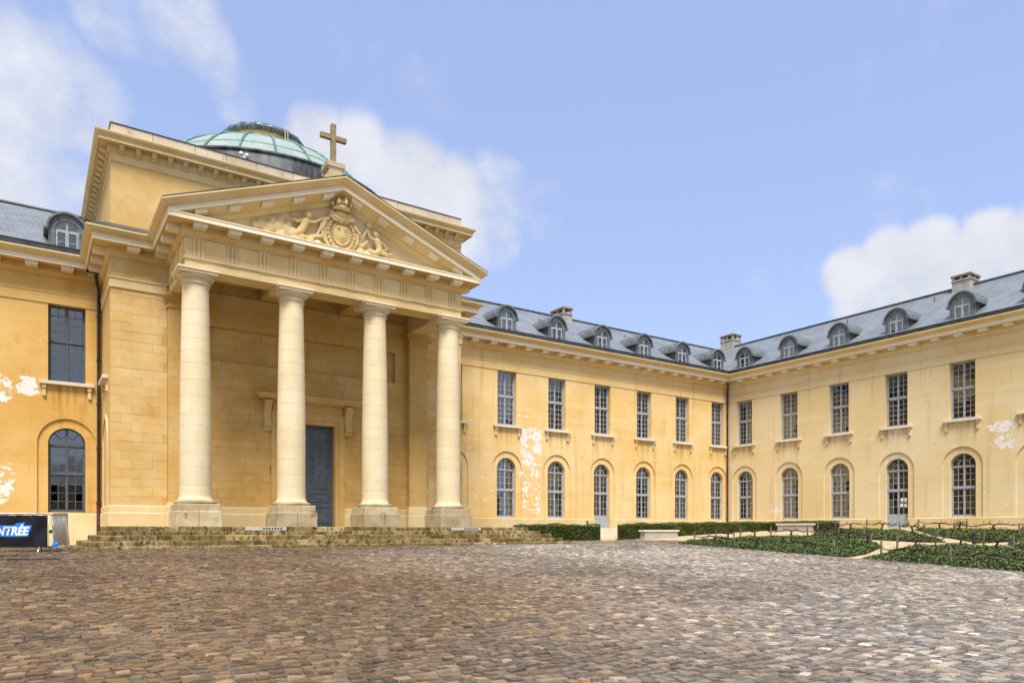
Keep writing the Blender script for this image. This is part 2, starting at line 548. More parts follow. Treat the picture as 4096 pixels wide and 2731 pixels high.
class MB:
    def __init__(self):
        self.v = []
        self.f = []

    def add(self, vs, fs):
        o = len(self.v)
        self.v += [tuple(p) for p in vs]
        self.f += [tuple(i + o for i in f) for f in fs]
        return self

    def poly(self, *p):
        return self.add(p, [tuple(range(len(p)))])

    def box(self, x0, x1, y0, y1, z0, z1):
        return self.add([(x0, y0, z0), (x1, y0, z0), (x1, y1, z0), (x0, y1, z0),
                         (x0, y0, z1), (x1, y0, z1), (x1, y1, z1), (x0, y1, z1)],
                        [(3, 2, 1, 0), (4, 5, 6, 7), (0, 1, 5, 4), (1, 2, 6, 5), (2, 3, 7, 6), (3, 0, 4, 7)])

    def cbox(self, x0, x1, y0, y1, z0, z1, c=.015):
        """box with chamfered vertical and top edges"""
        r0 = [(x0 + c, y0), (x1 - c, y0), (x1, y0 + c), (x1, y1 - c), (x1 - c, y1), (x0 + c, y1), (x0, y1 - c), (x0, y0 + c)]
        xc, yc = (x0 + x1) / 2, (y0 + y1) / 2

        def sh(p, d):
            return (p[0] + (d if p[0] < xc else -d), p[1] + (d if p[1] < yc else -d))
        vs = [(p[0], p[1], z0) for p in r0] + [(p[0], p[1], z1 - c) for p in r0] + [sh(p, c) + (z1,) for p in r0]
        fs = [tuple(reversed(range(8))), tuple(range(16, 24))]
        for k in (0, 8):
            for i in range(8):
                j = (i + 1) % 8
                fs.append((k + i, k + j, k + 8 + j, k + 8 + i))
        return self.add(vs, fs)

    def prism(self, poly, a, b):
        """poly: list of (p,q); a,b: functions mapping (p,q)->xyz for both ends"""
        n = len(poly)
        vs = [a(*p) for p in poly] + [b(*p) for p in poly]
        fs = [tuple(range(n)), tuple(range(2 * n - 1, n - 1, -1))]
        for i in range(n):
            j = (i + 1) % n
            fs.append((j, i, n + i, n + j))
        return self.add(vs, fs)

    def lathe(self, prof, cx, cy, seg=32, a0=0, a1=2 * math.pi, cap=True):
        full = abs(a1 - a0 - 2 * math.pi) < 1e-6
        n = seg if full else seg + 1
        vs, fs = [], []
        for r, z in prof:
            for i in range(n):
                a = a0 + (a1 - a0) * i / seg
                vs.append((cx + r * math.cos(a), cy + r * math.sin(a), z))
        for k in range(len(prof) - 1):
            for i in range(seg):
                j = (i + 1) % n
                fs.append((k * n + i, k * n + j, (k + 1) * n + j, (k + 1) * n + i))
        if cap and full:
            fs.append(tuple(reversed(range(n))))
            fs.append(tuple((len(prof) - 1) * n + i for i in range(n)))
        return self.add(vs, fs)

    def tube(self, pts, rad, seg=8):
        pts = [Vector(p) for p in pts]
        if isinstance(rad, (int, float)):
            rad = [rad] * len(pts)
        vs, fs = [], []
        for i, p in enumerate(pts):
            d = (pts[min(i + 1, len(pts) - 1)] - pts[max(i - 1, 0)]).normalized()
            up = Vector((0, 0, 1)) if abs(d.z) < .9 else Vector((1, 0, 0))
            a = d.cross(up).normalized()
            b = d.cross(a)
            for k in range(seg):
                t = 2 * math.pi * k / seg
                vs.append(p + (a * math.cos(t) + b * math.sin(t)) * rad[i])
        for i in range(len(pts) - 1):
            for k in range(seg):
                l = (k + 1) % seg
                fs.append((i * seg + k, i * seg + l, (i + 1) * seg + l, (i + 1) * seg + k))
        fs.append(tuple(reversed(range(seg))))
        fs.append(tuple((len(pts) - 1) * seg + k for k in range(seg)))
        return self.add(vs, fs)

    def sweep(self, path, prof, close=True, m0=0, m1=0):
        """profile (outward offset, z) along plan polyline; outward is to the right of travel"""
        n = len(path)
        nr = []
        for i in range(n - 1):
            d = Vector((path[i + 1][0] - path[i][0], path[i + 1][1] - path[i][1])).normalized()
            nr.append(Vector((d.y, -d.x)))
        vs, fs = [], []
        m = len(prof)
        for i in range(n):
            if i == 0:
                o = nr[0]
            elif i == n - 1:
                o = nr[-1]
            else:
                s = nr[i - 1] + nr[i]
                o = s / (s.dot(nr[i]))
            for (off, z) in prof:
                e = -m0 * off if i == 0 else (m1 * off if i == n - 1 else 0)
                dd = nr[min(i, n - 2)]
                vs.append((path[i][0] + o.x * off - dd.y * e, path[i][1] + o.y * off + dd.x * e, z))
        for i in range(n - 1):
            for k in range(m if close else m - 1):
                l = (k + 1) % m
                fs.append((i * m + l, i * m + k, (i + 1) * m + k, (i + 1) * m + l))
        if close:
            fs.append(tuple(range(m)))
            fs.append(tuple(reversed([(n - 1) * m + k for k in range(m)])))
        return self.add(vs, fs)

    def sphere(self, c, r, seg=10, rings=7, sc=(1, 1, 1)):
        vs, fs = [], []
        c = Vector(c)
        for i in range(1, rings):
            a = math.pi * i / rings
            for k in range(seg):
                t = 2 * math.pi * k / seg
                vs.append((c.x + r * sc[0] * math.sin(a) * math.cos(t), c.y + r * sc[1] * math.sin(a) * math.sin(t), c.z + r * sc[2] * math.cos(a)))
        top = len(vs)
        vs += [(c.x, c.y, c.z + r * sc[2]), (c.x, c.y, c.z - r * sc[2])]
        for i in range(rings - 2):
            for k in range(seg):
                l = (k + 1) % seg
                fs.append((i * seg + k, (i + 1) * seg + k, (i + 1) * seg + l, i * seg + l))
        for k in range(seg):
            l = (k + 1) % seg
            fs.append((top, k, l))
            fs.append((top + 1, (rings - 2) * seg + l, (rings - 2) * seg + k))
        return self.add(vs, fs)

    def mesh(self, name, mat, smooth=False):
        me = bpy.data.meshes.new(name)
        me.from_pydata(self.v, [], self.f)
        me.materials.append(M[mat])
        bm = bmesh.new()
        bm.from_mesh(me)
        bmesh.ops.recalc_face_normals(bm, faces=bm.faces)
        bm.to_mesh(me)
        bm.free()
        if smooth:
            me.polygons.foreach_set('use_smooth', [True] * len(me.polygons))
            if smooth == 'auto':
                try:
                    me.set_sharp_from_angle(angle=R(38))
                except Exception:
                    pass
        return me

    def build(self, name, mat, parent=None, smooth=False):
        return link(name, self.mesh(name, mat, smooth), parent)


def link(name, me, parent=None, loc=None, rotz=0, scale=None):
    o = bpy.data.objects.new(name, me)
    col.objects.link(o)
    if loc is not None:
        o.location = loc
    if rotz:
        o.rotation_euler = (0, 0, rotz)
    if scale is not None:
        o.scale = scale
    if parent is not None:
        o.parent = parent
        o.matrix_parent_inverse = wm(parent).inverted()
    return o


_WM = {}


def wm(o):
    """world matrix without waiting for a depsgraph update"""
    m = Matrix.LocRotScale(o.location, o.rotation_euler, o.scale)
    if o.parent is None:
        return m
    return wm(o.parent) @ o.matrix_parent_inverse @ m


def tag(o, label, cat, group=None):
    o['label'] = label
    o['category'] = cat
    if group:
        o['group'] = group
    return o


def thing(name, label, cat, loc, group=None):
    e = bpy.data.objects.new(name, None)
    e.empty_display_size = .3
    col.objects.link(e)
    e.location = loc
    return tag(e, label, cat, group)


def struct(o):
    o['kind'] = 'structure'
    return o


def bake(o, apply_name=None):
    """freeze modifiers of an object into its mesh"""
    bpy.context.view_layer.update()
    dg = bpy.context.evaluated_depsgraph_get()
    me = bpy.data.meshes.new_from_object(o.evaluated_get(dg))
    old = o.data
    o.modifiers.clear()
    o.data = me
    return o


def fused(name, mb, mat, parent, voxel=.02, smooth=4):
    """many overlapping lumps fused into one continuous carved surface"""
    o = mb.build(name, mat, None)
    r = o.modifiers.new('r', 'REMESH')
    r.mode = 'VOXEL'
    r.voxel_size = voxel
    s = o.modifiers.new('s', 'SMOOTH')
    s.factor = .5
    s.iterations = smooth
    bake(o)
    o.data.polygons.foreach_set('use_smooth', [True] * len(o.data.polygons))
    o.data.materials.clear()
    o.data.materials.append(M[mat])
    o.parent = parent
    o.matrix_parent_inverse = wm(parent).inverted()
    return o


# ------------------------------------------------------------------ layout (metres, eye level is z = 0)
YA = 34.0          # plane of the long facade
XB = 41.41         # plane of the side wing
WX0, WDX = 22.49, 3.58
WY0, WDY = 32.52, 3.527
XC = 9.845         # axis of the chapel
YP = 30.27         # chapel front wall
PXL, PXR = 2.44, 17.34
YF, HF = 26.68, 5.448   # portico frieze plane and half width
YK, DC = 27.105, 3.365  # column line and spacing
FLOOR = .12


def zc(y):
    return min(-.60, max(-1.62, -.62 - .045 * (25 - y)))


def gz(x, y):
    s = min(1, max(0, (x - 26) / 15.4))
    return zc(y) * (1 - s) + .04 * s


# ------------------------------------------------------------------ ground
def terrain():
    xs = [-160, -80, -40] + [(-20 + i) for i in range(0, 71)] + [60, 90, 160]
    ys = [-160, -80, -40] + [(-20 + i) for i in range(0, 71)] + [60, 90, 160]
    vs = [(x, y, gz(x, y)) for y in ys for x in xs]
    n = len(xs)
    fs = [(j * n + i, j * n + i + 1, (j + 1) * n + i + 1, (j + 1) * n + i) for j in range(len(ys) - 1) for i in range(n - 1)]
    mb = MB()
    mb.add(vs, fs)
    struct(mb.build('ground', 'sand', None, True))


terrain()


def grid_sheet(name, x0, x1, y0, y1, dz, mat, step=1.0):
    nx = max(1, int((x1 - x0) / step))
    ny = max(1, int((y1 - y0) / step))
    vs = []
    for j in range(ny + 1):
        for i in range(nx + 1):
            x = x0 + (x1 - x0) * i / nx
            y = y0 + (y1 - y0) * j / ny
            vs.append((x, y, gz(x, y) + dz))
    fs = [(j * (nx + 1) + i, j * (nx + 1) + i + 1, (j + 1) * (nx + 1) + i + 1, (j + 1) * (nx + 1) + i) for j in range(ny) for i in range(nx)]
    mb = MB()
    mb.add(vs, fs)
    return mb.build(name, mat, None, True)


court = struct(grid_sheet('courtyard_paving', -24, 25.3, -12, 29.4, .012, 'joint'))
link('paving_bed', grid_sheet('paving_bed', 25.3, 27.2, 24.35, 29.0, .012, 'joint').data, court)
bpy.data.objects.remove(bpy.data.objects['paving_bed'])


def cobbles():
    fx, fy = math.cos(TH), math.sin(TH)
    stones = []
    y = -2.0
    row = 0
    while y < 29.2:
        rw = random.uniform(.105, .145)
        x = -9.0 + random.uniform(0, .2)
        yc = y + rw / 2
        while x < (25.25 if yc < 24.4 else 26.2 + (yc - 24.4) * .2):
            ln = random.choice([.11, .14, .155, .19, .13]) * random.uniform(.85, 1.18)
            xc = x + ln / 2
            d = xc * fx + yc * fy
            r = xc * fy - yc * fx
            inview = d > 4.2 and abs(r / d) < .76
            if inview and not (yc > 24.75 and xc < 20.0 and xc > .9):
                # rows wander a little
                wob = .09 * math.sin(xc * .9 + row * .35) + .05 * math.sin(xc * 2.3) + random.uniform(-.015, .015)
                if yc + wob < 29.15:
                    stones.append((xc, yc + wob, ln, rw, d))
            x += ln + random.choice([.004, .008, .012, .022])
        y += rw + random.choice([.003, .006, .010, .018])
        row += 1
    st = np.array(stones)
    n = len(st)
    # outline ring: 8 points of a worn block, top ring smaller, crown point
    ang = np.array([0.0, .25, .5, .75, 1, 1.25, 1.5, 1.75]) * np.pi
    ux = np.sign(np.round(np.cos(ang + np.pi / 8), 6)) * np.abs(np.cos(ang + np.pi / 8)) ** .22
    uy = np.sign(np.round(np.sin(ang + np.pi / 8), 6)) * np.abs(np.sin(ang + np.pi / 8)) ** .22
    jit = rng.normal(0, .105, (n, 8, 2))
    px = (ux[None, :] + jit[:, :, 0]) * (st[:, 2, None] / 2)
    py = (uy[None, :] + jit[:, :, 1]) * (st[:, 3, None] / 2)
    rot = rng.normal(0, .10, n)
    cx = px * np.cos(rot)[:, None] - py * np.sin(rot)[:, None]
    cy = px * np.sin(rot)[:, None] + py * np.cos(rot)[:, None]
    gzz = np.array([gz(a, b) for a, b in st[:, :2]])
    h = .026 + rng.normal(0, .006, n)
    tilt = rng.normal(0, .04, (n, 2))
    V = np.zeros((n, 17, 3))
    for k, (sc, zz) in enumerate(((1.04, -.02), (.90, 1.0))):
        V[:, k * 8:(k + 1) * 8, 0] = st[:, 0, None] + cx * sc
        V[:, k * 8:(k + 1) * 8, 1] = st[:, 1, None] + cy * sc
        if k == 0:
            V[:, 0:8, 2] = gzz[:, None] - .02
        else:
            V[:, 8:16, 2] = gzz[:, None] + h[:, None] + tilt[:, :1] * cx + tilt[:, 1:] * cy
    V[:, 16, 0] = st[:, 0]
    V[:, 16, 1] = st[:, 1]
    V[:, 16, 2] = gzz + h + .0035
    faces = []
    for i in range(8):
        j = (i + 1) % 8
        faces += [(i, j, 8 + j), (i, 8 + j, 8 + i), (8 + i, 8 + j, 16)]
    faces = np.array(faces)
    # stone colours: browns, greys, some ochre and rust
    pal = np.array([(.17, .13, .10), (.22, .17, .125), (.26, .21, .165), (.20, .175, .155), (.30, .255, .205), (.135, .115, .10),
                    (.24, .185, .11), (.36, .31, .25), (.30, .20, .10), (.36, .25, .12), (.15, .15, .15), (.42, .37, .30)])
    pr = np.array([.15, .17, .15, .12, .10, .09, .07, .055, .022, .018, .035, .02])
    idx = rng.choice(len(pal), n, p=pr / pr.sum())
    C = pal[idx] * np.clip(rng.lognormal(-.02, .30, (n, 1)), .4, 1.6)
    # reflections painted in: chapel brown on its side, pale sky towards the garden
    w = np.clip((st[:, 0] - .30 * st[:, 1] - 1.5 + 1.6 * np.sin(st[:, 1] * .4)) / 9, 0, 1)[:, None]
    C = C * ((1 - w) * np.array([.66, .50, .325]) + w * np.array([1.36, 1.33, 1.28]))
    C = C + (C.mean(1, keepdims=True) * np.array([1.06, 1.0, .93]) - C) * (.0 + .55 * w)
    damp = np.zeros(n)
    for q in range(14):
        a, f, ph = rng.uniform(0, 6.28), rng.uniform(.25, 1.9), rng.uniform(0, 6.28)
        damp += np.sin((st[:, 0] * np.cos(a) + st[:, 1] * np.sin(a)) * f + ph) / 14 ** .5
    C = C * np.clip(1 + .20 * damp, .55, 1.5)[:, None]
    order = np.argsort(st[:, 4] / (st[:, 2] * 1.0))      # largest in view first
    vis = []
    for i in order:
        d = st[i, 4]
        pxh = abs(gzz[i]) / d * 2864.5 + 2118
        if pxh < 2731 + 10 and abs((st[i, 0] * fy - st[i, 1] * fx) / d) < .712:
            vis.append(i)
        if len(vis) == 300:
            break
    vis_set = set(int(i) for i in vis)

    def mk(name, ids):
        me = bpy.data.meshes.new(name)
        m = len(ids)
        vv = V[ids].reshape(-1, 3)
        ff = (faces[None] + (np.arange(m) * 17)[:, None, None]).reshape(-1, 3)
        me.vertices.add(len(vv))
        me.vertices.foreach_set('co', vv.ravel())
        me.loops.add(ff.size)
        me.loops.foreach_set('vertex_index', ff.ravel())
        me.polygons.add(len(ff))
        me.polygons.foreach_set('loop_start', np.arange(0, ff.size, 3))
        me.polygons.foreach_set('loop_total', np.full(len(ff), 3))
        me.polygons.foreach_set('use_smooth', np.zeros(len(ff), bool))
        ca = me.color_attributes.new('Col', 'FLOAT_COLOR', 'POINT')
        cc = np.ones((len(vv), 4))
        cc[:, :3] = np.repeat(C[ids], 17, axis=0)
        ca.data.foreach_set('color', cc.ravel())
        me.materials.append(M['cobble'])
        me.update(calc_edges=True)
        return me
    rest = np.array([i for i in range(n) if i not in vis_set])
    o = link('cobblestones', mk('cobblestones', rest), court)
    o['kind'] = 'stuff'
    for i in vis:
        link('cobblestone', mk('cobblestone', np.array([i])), court)
    return n


cobbles()

# ------------------------------------------------------------------ windows (shared meshes, local x = along wall, y = inwards, z = up)
HW = .645


def bar(mb, x0, x1, z0, z1, d0=0.0, d1=.06):
    mb.box(x0, x1, d0, d1, z0, z1)


def leaf_panes(mb, panes, x0, x1, z0, z1, cols, rows, st=.05):
    """one casement leaf: stiles, rails, glazing bars; records its panes"""
    bar(mb, x0, x0 + st, z0, z1, .005, .055)
    bar(mb, x1 - st, x1, z0, z1, .005, .055)
    bar(mb, x0 + st, x1 - st, z0, z0 + st, .004, .054)
    bar(mb, x0 + st, x1 - st, z1 - st, z1, .004, .054)
    a0, a1, b0, b1 = x0 + st, x1 - st, z0 + st, z1 - st
    t = .024
    cw = (a1 - a0) / cols
    rh = (b1 - b0) / rows
    for i in range(1, cols):
        bar(mb, a0 + i * cw - t / 2, a0 + i * cw + t / 2, b0, b1, .010, .045)
    for j in range(1, rows):
        bar(mb, a0, a1, b0 + j * rh - t / 2, b0 + j * rh + t / 2, .012, .047)
    for i in range(cols):
        for j in range(rows):
            panes.append((a0 + (i + .5) * cw, b0 + (j + .5) * rh, cw - t * .5, rh - t * .5))


def upper_window():
    mb = MB()
    panes = []
    z0, zt, z1 = 5.95, 7.60, 9.03
    bar(mb, -HW, -HW + .05, z0, z1, -.01, .07)
    bar(mb, HW - .05, HW, z0, z1, -.01, .07)
    bar(mb, -HW + .05, HW - .05, z1 - .05, z1, -.008, .07)
    bar(mb, -HW + .05, HW - .05, z0, z0 + .06, -.03, .07)
    bar(mb, -HW + .05, HW - .05, zt - .045, zt + .045, -.035, .07)
    for s in (-1, 1):
        x0, x1 = (-HW + .05, -.003) if s < 0 else (.003, HW - .05)
        leaf_panes(mb, panes, x0, x1, z0 + .06, zt - .045, 2, 5)
        leaf_panes(mb, panes, x0, x1, zt + .045, z1 - .05, 2, 4)
    bar(mb, -.035, .035, z0 + .06, zt - .045, -.018, .02)
    bar(mb, -.035, .035, zt + .045, z1 - .05, -.018, .02)
    return mb, panes


def arc_strip(mb, r0, r1, a0, a1, cz, d0, d1, seg=10, cx=0):
    pts = [a0 + (a1 - a0) * i / seg for i in range(seg + 1)]
    for i in range(seg):
        a, b = pts[i], pts[i + 1]
        q = [(cx + r * math.cos(t), cz + r * math.sin(t)) for r, t in ((r0, a), (r1, a), (r1, b), (r0, b))]
        mb.prism(q, lambda p, z: (p, d0, z), lambda p, z: (p, d1, z))


CZ = 3.46      # springing of the ground-floor arches


def arched_window(door=False):
    mb = MB()
    panes = []
    z0 = FLOOR if door else .71
    t1, t2 = 2.27, 3.42
    bar(mb, -HW, -HW + .05, z0, CZ, -.01, .07)
    bar(mb, HW - .05, HW, z0, CZ, -.01, .07)
    arc_strip(mb, HW - .05, HW, 0, math.pi, CZ, -.01, .07, 20)
    bar(mb, -HW + .05, HW - .05, z0, z0 + .06, -.03, .07)
    bar(mb, -HW + .05, HW - .05, t1 - .045, t1 + .045, -.035, .07)
    bar(mb, -HW + .05, HW - .05, t2 - .04, t2 + .04, -.034, .07)
    for s in (-1, 1):
        x0, x1 = (-HW + .05, -.003) if s < 0 else (.003, HW - .05)
        if door:
            leaf_panes(mb, panes, x0, x1, .86, t1 - .045, 2, 3)
            bar(mb, x0, x1, z0 + .06, .86, .006, .05)
            bar(mb, x0 + .08, x1 - .08, z0 + .16, .78, -.004, .01)
        else:
            leaf_panes(mb, panes, x0, x1, z0 + .06, t1 - .045, 2, 4)
        leaf_panes(mb, panes, x0, x1, t1 + .045, t2 - .04, 2, 3)
    bar(mb, -.035, .035, z0 + .06, t1 - .045, -.018, .02)
    bar(mb, -.035, .035, t1 + .045, t2 - .04, -.018, .02)
    bar(mb, -.045, .045, t2 + .04, CZ + HW - .05, -.018, .05)
    arc_strip(mb, .29, .325, 0, math.pi, t2 + .04, .0, .045, 14)
    for a in (45, 135):
        c, s = math.cos(R(a)), math.sin(R(a))
        q = [(c * .325 - s * .016, t2 + .04 + s * .325 + c * .016), (c * .60 - s * .016, t2 + .04 + s * .60 + c * .016),
             (c * .60 + s * .016, t2 + .04 + s * .60 - c * .016), (c * .325 + s * .016, t2 + .04 + s * .325 - c * .016)]
        mb.prism(q, lambda p, z: (p, .0, z), lambda p, z: (p, .045, z))
    return mb, panes


def fan_pane(r0, r1, a0, a1):
    mb = MB()
    seg = 6
    pts = [(r0 * math.cos(a0 + (a1 - a0) * i / seg), r0 * math.sin(a0 + (a1 - a0) * i / seg)) for i in range(seg + 1)] if r0 > .01 else [(0, 0)]
    pts += [(r1 * math.cos(a1 - (a1 - a0) * i / seg), r1 * math.sin(a1 - (a1 - a0) * i / seg)) for i in range(seg + 1)]
    mb.prism(pts, lambda p, z: (p, .027, z), lambda p, z: (p, .031, z))
    return mb.mesh('pane', 'glass')


PANE = MB().box(-.5, .5, -.002, .002, -.5, .5).mesh('pane', 'glass')
FANS = [fan_pane(0, .295, 0, R(90)), fan_pane(0, .295, R(90), R(180)),
        fan_pane(.32, .60, 0, R(45)), fan_pane(.32, .60, R(45), R(90)), fan_pane(.32, .60, R(90), R(135)), fan_pane(.32, .60, R(135), R(180))]
_um, UP_PANES = upper_window()
_am, AR_PANES = arched_window()
_dm, DO_PANES = arched_window(True)
WIN = {}
for k, mb in (('upper', _um), ('arch', _am), ('door', _dm)):
    for pm in ('frame_dark', 'frame_light'):
        WIN[k, pm] = mb.mesh('window_frame', pm)


def put_window(parent, kind, pm, origin, rotz, name='window', open_leaf=False):
    w = link(name, WIN[kind, pm], parent, origin, rotz)
    mw = Matrix.LocRotScale(Vector(origin), Matrix.Rotation(rotz, 3, 'Z').to_quaternion(), None)
    for (x, z, sx, sz) in {'upper': UP_PANES, 'arch': AR_PANES, 'door': DO_PANES}[kind]:
        p = link('pane', PANE, None)
        p.parent = w
        p.location = (x, .029, z)
        p.scale = (sx, 1, sz)
        p.rotation_euler = (random.gauss(0, .0035), 0, random.gauss(0, .0035))
    if kind != 'upper':
        for me in FANS:
            p = link('pane', me, None)
            p.parent = w
            p.location = (0, 0, 3.46)
    return w


# ------------------------------------------------------------------ facade bays
NH = 1.01      # half width of the shallow arched niche round each ground-floor opening
ND = .07


def facade(P, u0, u1, centres, doors, zbot=.66, ztop=9.03):
    """front wall with openings. P(u, z, o): o = outwards. centres = window axes; doors = set of indices"""
    mb = MB()
    edges = [u0] + [(centres[i] + centres[i + 1]) / 2 for i in range(len(centres) - 1)] + [u1]

    def q(a0, a1, b0, b1, o=0):
        if a1 - a0 > 1e-4 and b1 - b0 > 1e-4:
            mb.poly(P(a0, b0, o), P(a1, b0, o), P(a1, b1, o), P(a0, b1, o))

    def outline(c, h, zb, seg=20):
        pts = [(c - h, zb)]
        pts += [(c + h * math.cos(math.pi - math.pi * i / seg), CZ + h * math.sin(math.pi - math.pi * i / seg)) for i in range(seg + 1)]
        pts += [(c + h, zb)]
        return pts

    def reveal(pts, o0, o1):
        for a, b in zip(pts[:-1], pts[1:]):
            mb.poly(P(a[0], a[1], o0), P(b[0], b[1], o0), P(b[0], b[1], o1), P(a[0], a[1], o1))
    for i, c in enumerate(centres):
        e0, e1 = edges[i], edges[i + 1]
        seg = 20
        zt = 4.7
        q(e0, c - NH, zbot, zt)
        q(c + NH, e1, zbot, zt)
        arc = [(c + NH * math.cos(math.pi - math.pi * k / seg), CZ + NH * math.sin(math.pi - math.pi * k / seg)) for k in range(seg + 1)]
        for a, b in zip(arc[:-1], arc[1:]):
            mb.poly(P(a[0], a[1], 0), P(b[0], b[1], 0), P(b[0], zt, 0), P(a[0], zt, 0))
        q(e0, e1, zt, 5.95)
        q(e0, c - HW, 5.95, ztop)
        q(c + HW, e1, 5.95, ztop)
        # niche
        reveal(outline(c, NH, zbot), 0, -ND)
        zw = FLOOR if i in doors else .71
        inner = [(c + HW * math.cos(math.pi - math.pi * k / seg), CZ + HW * math.sin(math.pi - math.pi * k / seg)) for k in range(seg + 1)]
        q(c - NH, c - HW, zbot, CZ, -ND)
        q(c + HW, c + NH, zbot, CZ, -ND)
        for k in range(seg):
            mb.poly(P(*arc[k], -ND), P(*arc[k + 1], -ND), P(*inner[k + 1], -ND), P(*inner[k], -ND))
        if zw > zbot:
            q(c - HW, c + HW, zbot, zw, -ND)
        else:
            q(c - NH, c - HW, zw, zbot, -ND + .06)
            q(c + HW, c + NH, zw, zbot, -ND + .06)
            for s in (-1, 1):
                mb.poly(P(c + s * HW, zw, -ND + .06), P(c + s * HW, zbot, -ND + .06), P(c + s * HW, zbot, -ND), P(c + s * HW, zw, -ND))
        reveal(outline(c, HW, zw), -ND, -.34)
        mb.poly(P(c - HW, zw, -ND), P(c + HW, zw, -ND), P(c + HW, zw, -.34), P(c - HW, zw, -.34))
        # upper reveal
        reveal([(c - HW, 5.95), (c - HW, ztop), (c + HW, ztop), (c + HW, 5.95), (c - HW, 5.95)], 0, -.34)
    return mb


BED = [(0, 10.09), (.05, 10.09), (.05, 10.15), (.10, 10.18), (.135, 10.25), (.135, 10.475), (.602, 10.475), (.602, 10.655), (0, 10.655)]
CORONA = [(.60, 10.45), (.625, 10.45), (.625, 10.652), (.60, 10.652)]
CORN = [(0, 10.656), (.65, 10.656), (.65, 10.69), (.70, 10.715), (.775, 10.765), (.82, 10.83), (.84, 10.83), (.84, 10.885), (0, 10.885)]
BED_LOW = BED[:-2] + [(.602, 10.595), (0, 10.595)]
CORONA_LOW = [(.60, 10.45), (.625, 10.45), (.625, 10.598), (.645, 10.60), (.645, 10.635), (0, 10.655), (0, 10.598), (.60, 10.598)]
GUTTER = [(.52, 10.888), (.80, 10.888), (.82, 11.08), (.84, 11.08), (.84, 11.12), (.52, 11.12)]

MODILLION = MB()
MODILLION.add([(-.22, -.10, -.02), (.22, -.10, -.02), (.22, -.545, -.02), (-.22, -.545, -.02),
               (-.20, -.10, -.165), (.20, -.10, -.165), (.20, -.53, -.165), (-.20, -.53, -.165),
               (-.22, -.10, .0), (.22, -.10, .0), (.22, -.545, .0), (-.22, -.545, .0)],
              [(0, 1, 2, 3), (4, 5, 6, 7), (0, 1, 5, 4), (1, 2, 6, 5), (2, 3, 7, 6), (3, 0, 4, 7), (8, 9, 10, 11), (0, 1, 9, 8), (1, 2, 10, 9), (2, 3, 11, 10), (3, 0, 8, 11)])
MODILLION_ME = MODILLION.mesh('modillion', 'corona')

_b = MB()
_b.box(-.07, .07, -.115, 0, -.16, 0)
_b.box(-.055, .055, -.075, 0, -.42, -.16)
_b.box(-.065, .065, -.085, 0, -.47, -.42)
_b.box(-.04, .04, -.07, 0, -.50, -.47)
BRACKET_ME = _b.mesh('sill_bracket', 'trim')
SILL_ME = MB().cbox(-.94, .94, -.17, .10, -.125, 0, .012).mesh('window_sill', 'sill')


